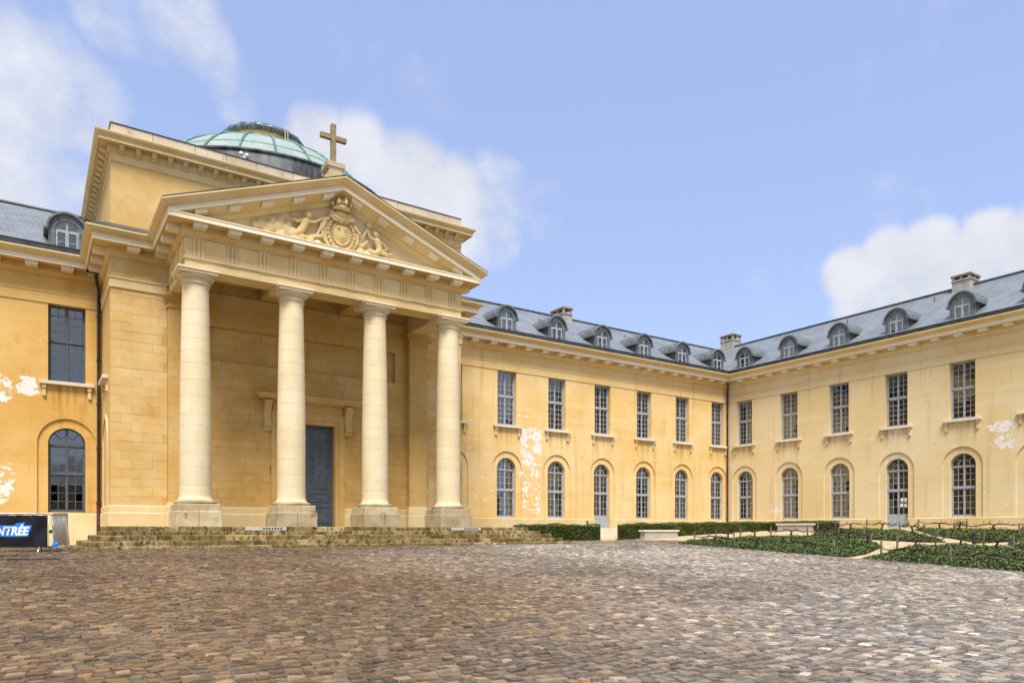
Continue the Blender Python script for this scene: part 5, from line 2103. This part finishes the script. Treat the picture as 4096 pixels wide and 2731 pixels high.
# ================================================================== STEPS
def steps():
    root = thing('stone_steps', 'mossy five-tread stone steps spreading in front of the chapel portico', 'steps', (XC, 25.4, zc(25)))
    lv = [(.12, 26.08, 2.05, 18.40, -.05), (-.05, 25.76, 1.99, 18.82, -.18), (-.18, 25.43, 1.67, 19.2, -.36), (-.36, 25.10, 1.32, 19.6, -.52), (-.52, 24.80, .98, 19.9, -.70)]
    MB().box(2.3, 18.1, 26.55, YP + .1, -.7, FLOOR - .006).build('podium_floor', 'pedestal', root)
    for k, (z1, y0, x0, x1, z0) in enumerate(lv):
        depth = .62
        x = x0
        while x < x1 - .02:
            x2 = min(x1, x + random.uniform(.75, 1.45))
            if x1 - x2 < .4:
                x2 = x1
            dz = random.uniform(-.006, .006)
            dy = random.uniform(-.012, .012)
            MB().cbox(x + .004, x2 - .004, y0 + dy, y0 + depth, z0 - .12, z1 + dz - (.006 if k == 0 else 0), .018).build('step_stone', 'steps', root)
            x = x2
        # returns at both ends
        for (xa, xb) in ((x0, x0 + .5), (x1 - .5, x1)):
            y = y0 + depth
            while y < 29.6:
                y2 = min(29.7, y + random.uniform(.8, 1.3))
                MB().cbox(xa, xb, y + .004, y2 - .004, z0 - .12, z1 + random.uniform(-.006, .004) - .004, .018).build('step_stone', 'steps', root)
                y = y2
    # vent plates let into the top riser
    for xv in (6.95, 15.18):
        p = MB().box(xv - .72, xv + .72, 26.045, 26.06, -.02, .105).build('vent_plate', 'vent', root)
        h = MB()
        for k in range(7):
            cx = xv + .02 + (k - 1) * .1
            h.tube([(cx, 26.040, .045), (cx, 26.05, .045)], .033, 12)
        h.build('vent_hole', 'hole', p)


steps()


# ================================================================== PLANTS
def leaf_mesh(name, centres, sizes, colours, up=.4, mat='leaf'):
    n = len(centres)
    d = rng.normal(0, 1, (n, 3))
    d[:, 2] += up
    d /= np.linalg.norm(d, axis=1)[:, None]
    a = np.cross(d, rng.normal(0, 1, (n, 3)))
    a /= np.linalg.norm(a, axis=1)[:, None]
    b = np.cross(d, a)
    s = sizes[:, None]
    V = np.stack([centres - a * s, centres + b * s * .5 - a * s * .1, centres + a * s, centres - b * s * .5 - a * s * .1], axis=1)
    V[:, 1] += d * s * .12
    V[:, 3] += d * s * .12
    me = bpy.data.meshes.new(name)
    me.vertices.add(n * 4)
    me.vertices.foreach_set('co', V.reshape(-1))
    me.loops.add(n * 4)
    me.loops.foreach_set('vertex_index', np.arange(n * 4))
    me.polygons.add(n)
    me.polygons.foreach_set('loop_start', np.arange(0, n * 4, 4))
    me.polygons.foreach_set('loop_total', np.full(n, 4))
    ca = me.color_attributes.new('Col', 'FLOAT_COLOR', 'POINT')
    cc = np.ones((n * 4, 4))
    cc[:, :3] = np.repeat(colours, 4, axis=0)
    ca.data.foreach_set('color', cc.ravel())
    me.materials.append(M[mat])
    me.update(calc_edges=True)
    return me


def greens(n, pal, pr, var=.25):
    pal = np.array(pal)
    i = rng.choice(len(pal), n, p=np.array(pr) / sum(pr))
    return pal[i] * rng.uniform(1 - var, 1 + var, (n, 1))


M['range_far'] = simple('grey_range_wall', (.30, .26, .20), .9, .1)
M['hedge_core'] = simple('dark_hedge_twigs', (.020, .026, .008), .95, .1, .3, 9)


def hedge(label, segs, zt, s0=0, s1=0):
    x0, y0, x1, y1 = segs[0]
    root = thing('box_hedge', label, 'hedge', ((x0 + x1) / 2, (y0 + y1) / 2, gz((x0 + x1) / 2, (y0 + y1) / 2)), 'clipped hedges below the windows')
    core = MB()
    pts, siz = [], []
    for (a0, b0, a1, b1) in segs:
        n = max(2, int(max(a1 - a0, b1 - b0)))
        for k in range(n):
            if a1 - a0 > b1 - b0:
                c0, c1 = a0 + (a1 - a0) * k / n, a0 + (a1 - a0) * (k + 1) / n
                d0, d1 = b0, b1
            else:
                c0, c1 = a0, a1
                d0, d1 = b0 + (b1 - b0) * k / n, b0 + (b1 - b0) * (k + 1) / n
            zz = gz((c0 + c1) / 2, (d0 + d1) / 2)
            top = zt((c0 + c1) / 2, (d0 + d1) / 2)
            q0 = s0 if k == 0 and (a0, b0) == segs[0][:2] else 0
            q1 = s1 if k == n - 1 and (a0, b0) == segs[0][:2] else 0
            e0, e1 = c0 + .07 * (k == 0), c1 - .07 * (k == n - 1)
            f0, f1 = d0 + .07, d1 - .07
            core.prism([(e0 + q0 * (f0 - d0), f0), (e1 + q1 * (f0 - d0), f0), (e1 + q1 * (f1 - d0), f1), (e0 + q0 * (f1 - d0), f1)],
                       lambda p, q: (p, q, zz - .05), lambda p, q: (p, q, top - .07))
        L = (a1 - a0) * 1.0 + (b1 - b0)
        N = int(L * 2600)
        face = rng.choice(5, N, p=[.40, .34, .06, .10, .10])
        u = rng.uniform(0, 1, N)
        v = rng.uniform(0, 1, N)
        off = np.abs(rng.normal(0, .030, N))
        x = a0 + u * (a1 - a0)
        y = b0 + v * (b1 - b0)
        x = np.where(face == 3, a0 + off - .015, np.where(face == 4, a1 - off + .015, x))
        y = np.where(face == 0, b0 + off - .015, np.where(face == 2, b1 - off, y))
        if a1 - a0 < b1 - b0:
            sw = face == 0
            x = np.where(sw, a0 + off - .015, x)
            y = np.where(sw, b0 + u * (b1 - b0), y)
        w = rng.uniform(0, 1, N)
        zb = np.array([gz(p, q) for p, q in zip(x, y)])
        ztop = np.array([zt(p, q) for p, q in zip(x, y)])
        lump = .035 * np.sin(x * 2.1 + y) + .03 * np.sin(x * 5.3 + 1) + .02 * np.sin(y * 6)
        z = np.where(face == 1, ztop + lump - off + rng.normal(0, .012, N), zb + (ztop + lump - zb) * w)
        if (a0, b0) == segs[0][:2]:
            x = x + np.where(u > .5, s1, s0) * (y - b0) * (np.abs(u - .5) * 2) ** (0 if False else 3) * (face < 3) + np.where(face == 3, s0, 0) * (y - b0) + np.where(face == 4, s1, 0) * (y - b0)
        bulge = .05 * np.sin(x * 3.3 + z * 4)
        y = np.where(face == 0, y - bulge * (a1 - a0 > b1 - b0), y)
        pts.append(np.stack([x, y, z], 1))
        siz.append(rng.uniform(.018, .036, N))
    core.build('hedge_core', 'hedge_core', root)
    P = np.concatenate(pts)
    S = np.concatenate(siz)
    C = greens(len(P), [(.075, .105, .016), (.105, .13, .022), (.055, .08, .014), (.15, .16, .035), (.09, .085, .025)], [.34, .28, .2, .1, .08])
    link('foliage', leaf_mesh('foliage', P, S, C, .5), root)


hedge('short clipped green hedge between the chapel steps and the sandy path', [(20.4, 29.2, 25.28, 30.3)], lambda x, y: .265, 0, .87)
hedge('long clipped green hedge behind the benches turning towards the side wing',
      [(26.6, 29.2, 39.7, 30.3), (38.7, 24.3, 39.7, 29.2)], lambda x, y: .30 + .014 * (x - 26), .87, 0)

BEDS = {
    'front bed nearest the steps': [(25.45, 23.75), (25.35, 15.5), (27.2, 15.55), (29.9, 16.4), (31.7, 18.1), (32.3, 20.5), (31.9, 22.6), (30.2, 23.6), (27.5, 24.1)],
    'front bed nearest the viewer': [(25.42, 14.75), (25.5, 9.6), (25.6, 5.5), (29.0, 5.5), (30.0, 11.2), (31.1, 12.1), (31.5, 14.5), (29.3, 15.4), (27.3, 14.9)],
    'middle bed below the glazed door': [(34.3, 22.7), (36.2, 23.5), (38.1, 23.5), (39.4, 22.2), (38.3, 19.9), (36.2, 17.9), (33.0, 15.3), (32.6, 16.1), (33.0, 18.9)],
    'back bed along the side wing': [(40.2, 20.3), (39.8, 17.8), (39.5, 14.8), (38.5, 9.0), (36.0, 9.5), (34.7, 13.0), (33.1, 14.1), (36.4, 17.5)],
    'small bed at the right edge': [(33.3, 13.1), (34.3, 12.8), (35.0, 9.0), (30.8, 9.5), (30.9, 11.4), (31.9, 12.3)],
}


def inside(pl, x, y):
    c = np.zeros(len(x), bool)
    n = len(pl)
    for i in range(n):
        x1, y1 = pl[i]
        x2, y2 = pl[(i + 1) % n]
        t = ((y1 > y) != (y2 > y))
        xx = (x2 - x1) * (y - y1) / ((y2 - y1) if y2 != y1 else 1e-9) + x1
        c ^= t & (x < xx)
    return c


def edge_dist(pl, x, y):
    d = np.full(len(x), 9.)
    n = len(pl)
    for i in range(n):
        a = np.array(pl[i])
        b = np.array(pl[(i + 1) % n])
        ab = b - a
        t = np.clip(((x - a[0]) * ab[0] + (y - a[1]) * ab[1]) / (ab @ ab), 0, 1)
        d = np.minimum(d, np.hypot(x - a[0] - t * ab[0], y - a[1] - t * ab[1]))
    return d


def beds():
    for nm, pl in BEDS.items():
        xs = [p[0] for p in pl]
        ys = [p[1] for p in pl]
        # soil sheet
        step = .4
        mb = MB()
        cx = np.arange(min(xs), max(xs), step)
        cy = np.arange(min(ys), max(ys), step)
        n = len(pl)
        cxm, cym = sum(xs) / n, sum(ys) / n
        ring = []
        for i in range(n):
            a, b = pl[i], pl[(i + 1) % n]
            for k in range(6):
                t = k / 6
                ring.append((a[0] + (b[0] - a[0]) * t, a[1] + (b[1] - a[1]) * t))
        vs = [(cxm, cym, gz(cxm, cym) + .09)]
        for f, dz in ((.5, .085), (.92, .06), (1.0, .004)):
            vs += [(cxm + (p[0] - cxm) * f, cym + (p[1] - cym) * f, gz(cxm + (p[0] - cxm) * f, cym + (p[1] - cym) * f) + dz) for p in ring]
        m = len(ring)
        fs = [(0, 1 + i, 1 + (i + 1) % m) for i in range(m)]
        for k in range(2):
            for i in range(m):
                j = (i + 1) % m
                fs.append((1 + k * m + i, 1 + (k + 1) * m + i, 1 + (k + 1) * m + j, 1 + k * m + j))
        mb.add(vs, fs)
        so_ = mb.build('bed_soil', 'soil', None, True)
        so_['kind'] = 'structure'
        A = (max(xs) - min(xs)) * (max(ys) - min(ys))
        near = 'front' in nm
        N = int(A * (760 if near else 420))
        x = rng.uniform(min(xs), max(xs), N)
        y = rng.uniform(min(ys), max(ys), N)
        k = inside(pl, x, y)
        x, y = x[k], y[k]
        ed = edge_dist(pl, x, y)
        cl = .5 + .5 * np.sin(x * 3.1 + 1.3 * np.sin(y * 2.3)) * np.sin(y * 3.7 + np.sin(x * 1.9))
        keep = rng.uniform(0, 1, len(x)) < .45 + .55 * cl
        x, y, ed, cl = x[keep], y[keep], ed[keep], cl[keep]
        z0 = np.array([gz(a, b) for a, b in zip(x, y)])
        h = np.minimum(1, ed / .25) * (.10 + .10 * cl)
        z = z0 + .03 + h * rng.uniform(.2, 1.1, len(x))
        C = greens(len(x), [(.060, .115, .024), (.040, .080, .020), (.085, .145, .034), (.13, .17, .045), (.12, .13, .06), (.14, .095, .035)], [.30, .22, .2, .1, .08, .10])
        o = link('ground_cover', leaf_mesh('ground_cover', np.stack([x, y, z], 1), rng.uniform(.028, .062, len(x)), C, 1.6), None)
        o['kind'] = 'stuff'
        o['label'] = 'low leafy ground cover in the ' + nm
        o['category'] = 'ground cover'


beds()


def vine(root_xy, ends, label, group, h=.42):
    """old cordon vine: short gnarled trunk, arms trained sideways on a wire, bare spurs"""
    x, y = root_xy
    z = gz(x, y)
    root = thing('cordon_vine', label, 'vine', (x, y, z), group)
    tm = MB()
    pts = [(x, y, z - .02)]
    for k in range(1, 5):
        pts.append((x + random.uniform(-.04, .04), y + random.uniform(-.04, .04), z + h * k / 4))
    tm.tube(pts, [.055, .05, .043, .045, .04], 7)
    tm.build('trunk', 'vine', root, True)
    am = MB()
    tw = MB()
    for (ex, ey) in ends:
        n = max(6, int(math.hypot(ex - x, ey - y) / .18))
        path = []
        for k in range(n + 1):
            t = k / n
            px, py = x + (ex - x) * t, y + (ey - y) * t
            path.append((px + random.uniform(-.03, .03), py + random.uniform(-.03, .03), gz(px, py) + h + .05 * math.sin(k * .9 + x) + random.uniform(-.03, .03)))
        path[0] = pts[-1]
        am.tube(path, [.036 - .018 * k / n for k in range(n + 1)], 6)
        for k in range(1, n + 1):
            if random.random() < .8:
                p = Vector(path[k])
                for q in range(random.choice([1, 1, 2])):
                    d = Vector((random.gauss(0, .5), random.gauss(0, .5), random.uniform(.5, 1.2))).normalized()
                    l = random.uniform(.08, .24)
                    mid = p + d * l * .5 + Vector((random.gauss(0, .02), random.gauss(0, .02), 0))
                    tw.tube([p, mid, p + d * l], [.012, .009, .005], 5)
                    if random.random() < .5:
                        d2 = (d + Vector((random.gauss(0, .7), random.gauss(0, .7), .2))).normalized()
                        tw.tube([mid, mid + d2 * l * .6], [.008, .004], 4)
    am.build('arm', 'vine', root, True)
    tw.build('spurs', 'vine', root)['kind'] = 'stuff'


def post(x, y, h, label, group, lean=0):
    z = gz(x, y)
    mb = MB()
    s = .036
    lx, ly = lean, random.uniform(-.02, .02)
    n = 8
    vs = []
    for zz, k in ((-.03, 1.0), (h * .5, 1.0), (h - .012, .96), (h, .75)):
        for i in range(n):
            a = 2 * math.pi * (i + .5) / n
            vs.append((x + s * k * math.cos(a) + lx * zz, y + s * k * math.sin(a) + ly * zz, z + zz))
    fs = []
    for k in range(3):
        for i in range(n):
            j = (i + 1) % n
            fs.append((k * n + i, k * n + j, (k + 1) * n + j, (k + 1) * n + i))
    fs.append(tuple(3 * n + i for i in range(n)))
    mb.add(vs, fs)
    tag(mb.build('vine_post', 'wood', None, 'auto'), label, 'post', group)


ORD = ['first', 'second', 'third', 'fourth', 'fifth', 'sixth', 'seventh']
REST = {'cobbles': ', from the left', 'near': ', from the left', 'diag': ', from the left', 'inner': ', from the left', 'mid': '', 'back': ', from the left'}


def garden():
    rows = {
        'cobbles': ([(25.9, 23.2), (25.9, 20.9), (25.9, 18.6), (26.0, 16.2)], 'grey wooden vine post on the cobbled edge nearest the steps'),
        'near': ([(25.95, 14.3), (25.95, 11.9), (26.0, 9.6), (26.1, 7.4)], 'grey wooden vine post on the cobbled edge nearest the viewer'),
        'diag': ([(28.0, 23.7), (29.6, 23.5), (31.1, 22.8), (31.8, 21.2), (31.7, 19.5), (30.9, 17.8), (29.2, 16.5)], 'grey wooden vine post inside the bed nearest the steps'),
        'inner': ([(28.4, 15.0), (30.6, 14.6), (31.0, 13.0), (30.0, 11.6)], 'grey wooden vine post inside the bed nearest the viewer'),
        'mid': ([(33.7, 19.4), (34.8, 22.6), (37.4, 23.2), (39.0, 22.3), (37.9, 19.9), (35.4, 17.4)], 'grey wooden vine post clockwise round the bed below the glazed door'),
        'back': ([(39.8, 19.9), (39.4, 17.3), (37.2, 16.9), (38.9, 14.4), (35.8, 13.6)], 'grey wooden vine post at the back bed by the side wing'),
    }
    for key, (pts, lab) in rows.items():
        for k, (x, y) in enumerate(pts):
            post(x, y, random.uniform(.58, .74), ORD[k] + ' ' + lab + REST[key], 'vine posts ' + key, random.uniform(-.05, .05))
        h = .42
        for q, (a, b) in enumerate(zip(pts[:-1], pts[1:])):
            mx, my = (a[0] + b[0]) / 2 + random.uniform(-.1, .1), (a[1] + b[1]) / 2 + random.uniform(-.1, .1)
            k = .46
            ends = [(mx + (a[0] - mx) * .92, my + (a[1] - my) * .92), (mx + (b[0] - mx) * .92, my + (b[1] - my) * .92)]
            vine((mx, my), ends, ORD[q] + ' ' + lab.replace('grey wooden vine post', 'bare cordon vine') + REST[key], 'vines ' + key, h)


garden()


# ================================================================== STREET FURNITURE
def bench(label, x, y, rotz, ln, zb, h):
    root = thing('stone_bench', label, 'bench', (x, y, zb), 'stone benches by the hedge')
    root.rotation_euler = (0, 0, rotz)
    mb = MB().cbox(-ln / 2, ln / 2, -.24, .24, h - .09, h, .018)
    o = link('seat_slab', mb.mesh('seat_slab', 'sill'), None)
    o.parent = root
    mb = MB().cbox(-ln / 2 + .1, ln / 2 - .1, -.19, .19, -.12, h - .092, .012)
    o = link('base_block', mb.mesh('base_block', 'bench'), None)
    o.parent = root


bench('long pale stone bench before the hedge facing the courtyard', 29.05, 28.55, 0, 2.75, -.49, .48)
bench('pale stone bench before the hedge end below the side wing', 38.2, 26.3, -math.pi / 2, 2.4, gz(38.2, 26.3), .47)

mb = MB()
bx, by = 32.3, 13.9
bz = gz(bx, by)
mb.lathe([(.075, bz - .05), (.075, bz + .38), (.062, bz + .40), (.062, bz + .43), (.078, bz + .44), (.078, bz + .50), (.05, bz + .53), (.0, bz + .54)], bx, by, 20, cap=False)
tag(mb.build('bollard', 'bollard', None, 'auto'), 'short black bollard where the sandy paths cross', 'bollard')

mb = MB()
bx, by = 27.75, 33.2
bz = gz(bx, by)
mb.lathe([(.06, bz - .05), (.06, bz + 1.02), (.045, bz + 1.06), (.0, bz + 1.07)], bx, by, 16, cap=False)
tag(mb.build('bollard', 'bollard', None, 'auto'), 'thin dark bollard beside the glazed door right of the chapel', 'bollard')


def slot_drain(label, x, y, ln, rot):
    z = gz(x, y) + .042
    root = thing('slot_drain', label, 'drain', (x, y, z))
    root.rotation_euler = (0, 0, rot)
    mb = MB()
    w = .16
    mb.box(-ln / 2, ln / 2, -w / 2, -w / 2 + .02, -.03, .0)
    mb.box(-ln / 2, ln / 2, w / 2 - .02, w / 2, -.03, .0)
    n = int(ln / .06)
    for k in range(n + 1):
        xx = -ln / 2 + ln * k / n
        mb.box(xx - .012, xx + .012, -w / 2 + .02, w / 2 - .02, -.03, -.002)
    o = link('grate', mb.mesh('grate', 'bollard'), None)
    o.parent = root


slot_drain('narrow iron drain grate set in the cobbles left of the steps', .05, 21.7, 1.1, 0)
slot_drain('iron drain grate in the cobbles nearest the barrier', -.75, 22.9, .9, 0)
slot_drain('small iron drain grate in the cobbles before the sandy path', 21.0, 22.4, 1.0, 0)


# ---- crowd barriers
def barrier():
    y = 24.35
    zg = zc(y)
    xr = .54
    xl = xr - 2.45
    root = thing('crowd_barrier', 'steel crowd barrier covered by a black banner reading ENTRÉE', 'barrier', (xr - 1.2, y, zg))
    t = MB()
    top, bot = zg + 1.10, zg + .17
    r = .021
    pts = [(xl, y, bot), (xl, y, top - .12)]
    pts += [(xl + .12 - .12 * math.cos(a), y, top - .12 + .12 * math.sin(a)) for a in (R(30), R(60), R(90))]
    pts += [(xr - .12 + .12 * math.sin(a), y, top - .12 + .12 * math.cos(a)) for a in (0, R(30), R(60), R(90))]
    pts += [(xr, y, bot), (xl, y, bot)]
    t.tube(pts, r, 8)
    n = 20
    t.build('frame', 'steel', root, True)
    for k in range(1, n):
        x = xl + (xr - xl) * k / n
        MB().tube([(x, y, bot), (x, y, top)], .008, 6).build('rail', 'steel', root, True)
    f = MB()
    for x in (xl + .3, xr - .33):
        for s in (-1, 1):
            f = MB().tube([(x, y, bot + .02), (x + s * .02, y + s * .10, bot - .04), (x + s * .06, y + s * .32, zg + .02)], .018, 7)
            f.build('foot', 'steel', root, True)
    MB().tube([(xr + .01, y, bot + .55), (xr + .01, y, bot + .62)], .034, 8).build('hinge', 'steel', root)
    # banner: gently rippled sheet hung on the front
    bx0, bx1 = xl - .02, xr - .15
    bz0, bz1 = bot + .01, top - .035

    def ripple(x, z):
        a = (x - bx0) / (bx1 - bx0)
        b = (z - bz0) / (bz1 - bz0)
        return .018 * math.sin(a * 9 + b * 3) * (1 - b * .6) + .012 * math.sin(a * 21 - b * 5) * (1 - abs(2 * b - 1) ** 2) + .02 * math.exp(-((a - .72 - .18 * (1 - b)) / .04) ** 2) * (.4 + .6 * (1 - b))
    nx, nz = 90, 30
    vs, fs = [], []
    for off in (0, .004):
        for j in range(nz + 1):
            for i in range(nx + 1):
                x = bx0 + (bx1 - bx0) * i / nx
                sag = .012 * math.sin(math.pi * 7 * i / nx) ** 2
                z = bz0 + (bz1 - bz0) * j / nz
                z -= sag * (j == nz)
                vs.append((x, y - .045 - ripple(x, z) + off, z))
    m = (nx + 1) * (nz + 1)
    for j in range(nz):
        for i in range(nx):
            a = j * (nx + 1) + i
            fs.append((a, a + 1, a + nx + 2, a + nx + 1))
            fs.append((m + a, m + a + 1, m + a + nx + 2, m + a + nx + 1))
    bn = MB().add(vs, fs).build('banner', 'banner', root, True)
    # printed blue field
    tx1 = bx1 - .37
    zz0, zz1 = -.19, .125
    fx0 = tx1 - 1.75
    sh = .30

    def on(x, z, d):
        return (x, y - .045 - ripple(x, z) - d, z)

    def patch(name, corners, mat, d):
        # bilinear patch laid on the rippled cloth
        (a, b, c, e) = corners
        n1, n2 = 24, 8
        vs, fs = [], []
        for j in range(n2 + 1):
            for i in range(n1 + 1):
                s, t_ = i / n1, j / n2
                x = (a[0] * (1 - s) + b[0] * s) * (1 - t_) + (e[0] * (1 - s) + c[0] * s) * t_
                z = (a[1] * (1 - s) + b[1] * s) * (1 - t_) + (e[1] * (1 - s) + c[1] * s) * t_
                vs.append(on(x, z, d))
        for j in range(n2):
            for i in range(n1):
                k = j * (n1 + 1) + i
                fs.append((k, k + 1, k + n1 + 2, k + n1 + 1))
        MB().add(vs, fs).build(name, mat, bn, True)
    patch('blue_print', ((fx0, zz0), (tx1 - .10, zz0), (tx1, zz1), (fx0 + .1, zz1)), 'banner_blue', .004)
    patch('blue_print', ((tx1 - .41, zz1), (tx1 - .20, zz1), (tx1 - .16, zz1 + .085), (tx1 - .37, zz1 + .06)), 'banner_blue', .004)
    cu = bpy.data.curves.new('lettering', 'FONT')
    cu.body = 'ENTRÉE'
    cu.size = .25
    cu.shear = .22
    cu.offset = .010
    cu.space_character = .98
    cu.align_x = 'RIGHT'
    to = bpy.data.objects.new('lettering', cu)
    col.objects.link(to)
    bpy.context.view_layer.update()
    dg = bpy.context.evaluated_depsgraph_get()
    me = bpy.data.meshes.new_from_object(to.evaluated_get(dg))
    bpy.data.objects.remove(to)
    bm = bmesh.new()
    bm.from_mesh(me)
    bmesh.ops.triangulate(bm, faces=bm.faces)
    bmesh.ops.subdivide_edges(bm, edges=[e for e in bm.edges if e.calc_length() > .06], cuts=2)
    for v in bm.verts:
        x, z = v.co.x * 1.0 + tx1 - .10, v.co.y * 1.28 + zz0 + .05
        p = on(x, z, .008)
        v.co = p
    bm.to_mesh(me)
    bm.free()
    me.materials.clear()
    me.materials.append(M['banner_white'])
    link('lettering', me, bn)
    # eyelets
    for k in range(7):
        x = bx0 + .1 + (bx1 - bx0 - .14) * k / 6
        p = on(x, bz1 - .04, .004)
        MB().tube([p, (p[0], p[1] - .004, p[2])], .012, 8).build('eyelet', 'steel', bn)
    # second barrier with shade netting, hooked on at an angle
    root2 = thing('crowd_barrier', 'steel crowd barrier with grey mesh netting leaning beside the steps', 'barrier', (.62, 25.4, zc(25.4)))
    a = Vector((.57, 24.42, zg))
    b = Vector((.98, 26.0, zc(26.0)))
    d = (b - a)
    up = Vector((-.06, .02, 1.06))
    t = MB()
    A0, A1, B1, B0 = a + up * .16, a + up * 1.04, b + up * 1.04, b + up * .16
    t.tube([A0, A1, B1, B0, A0], .02, 8)
    t.build('frame', 'steel', root2, True)
    for k in range(1, 16):
        p0, p1 = A0.lerp(B0, k / 16), A1.lerp(B1, k / 16)
        MB().tube([p0, p1], .008, 6).build('rail', 'steel', root2, True)
    nv = Vector((d.y, -d.x, 0)).normalized() * -.03
    nn = 12
    vs, fs = [], []
    for off in (0, .004):
        for j in (0, 1):
            for i in range(nn + 1):
                p = (A0.lerp(B0, i / nn) if j == 0 else A1.lerp(B1, i / nn)) + nv * (1 + .4 * math.sin(i * 1.7 + j)) + Vector((off, 0, 0))
                vs.append(p)
    for o_ in (0, 2 * (nn + 1)):
        for i in range(nn):
            fs.append((o_ + i, o_ + i + 1, o_ + nn + 1 + i + 1, o_ + nn + 1 + i))
    MB().add(vs, fs).build('netting', 'netting', root2)
    for q in (.12, .88):
        p = A0.lerp(B0, q)
        for s in (-1, 1):
            e = Vector((p.x + s * .34, p.y - s * .04, gz(p.x, p.y) + .02))
            MB().tube([p, p + Vector((s * .1, 0, -.05)), e], .018, 7).build('foot', 'steel', root2, True)
    st = MB()
    st.box(.52, .57, 24.30, 24.42, zg + .10, zg + .36)
    st.tube([(.50, 24.36, zg + .22), (.64, 24.33, zg + .25)], .045, 8)
    tag(st.build('tie_strap', 'strap', None, 'auto'), 'bright blue strap tying the two crowd barriers together', 'strap')
    g_ = MB()
    g_.tube([(.465, 24.50, zg + .60), (.465, 24.53, zg + .60)], .055, 20)
    tag(g_.build('plastic_disc', 'green', None, 'auto'), 'round green plastic disc hanging behind the banner end', 'disc')


def m_net():
    t = NT('grey_shade_net')
    tr = t.n('ShaderNodeBsdfTransparent')
    mx = t.n('ShaderNodeMixShader')
    ck = t.n('ShaderNodeTexWave')
    ck.inputs['Scale'].default_value = 60
    t.set(t.b.inputs['Base Color'], (.34, .35, .34))
    t.b.inputs['Roughness'].default_value = .7
    mx.inputs[0].default_value = .45
    t.L(tr.outputs[0], mx.inputs[1])
    t.L(t.b.outputs[0], mx.inputs[2])
    t.L(mx.outputs[0], t.out.inputs['Surface'])
    return t.m


M['netting'] = m_net()
barrier()


# ================================================================== the range across the court, mirrored in the windows
def far_range():
    root = thing('hospital_range', 'plain low range across the court, seen only mirrored in the windows', 'building', (0, -40, -1.62))
    y0, y1 = -40, -49
    mb = MB().box(-50, 70, y1, y0, -1.7, 5.6)
    mb.build('wall', 'range_far', root)
    mb = MB()
    mb.prism([(y0 + .5, 5.6), ((y0 + y1) / 2, 9.2), (y1 - .5, 5.6)], lambda y, z: (-50, y, z), lambda y, z: (70, y, z))
    mb.build('roof', 'slate', root)
    me = MB().box(-.65, .65, 0, .05, 0, 2.2).mesh('window', 'hole')
    for k in range(22):
        x = -38 + 4 * k
        for z in (-.6, 2.6):
            link('window', me, root, (x, y0 - .01, z))


far_range()
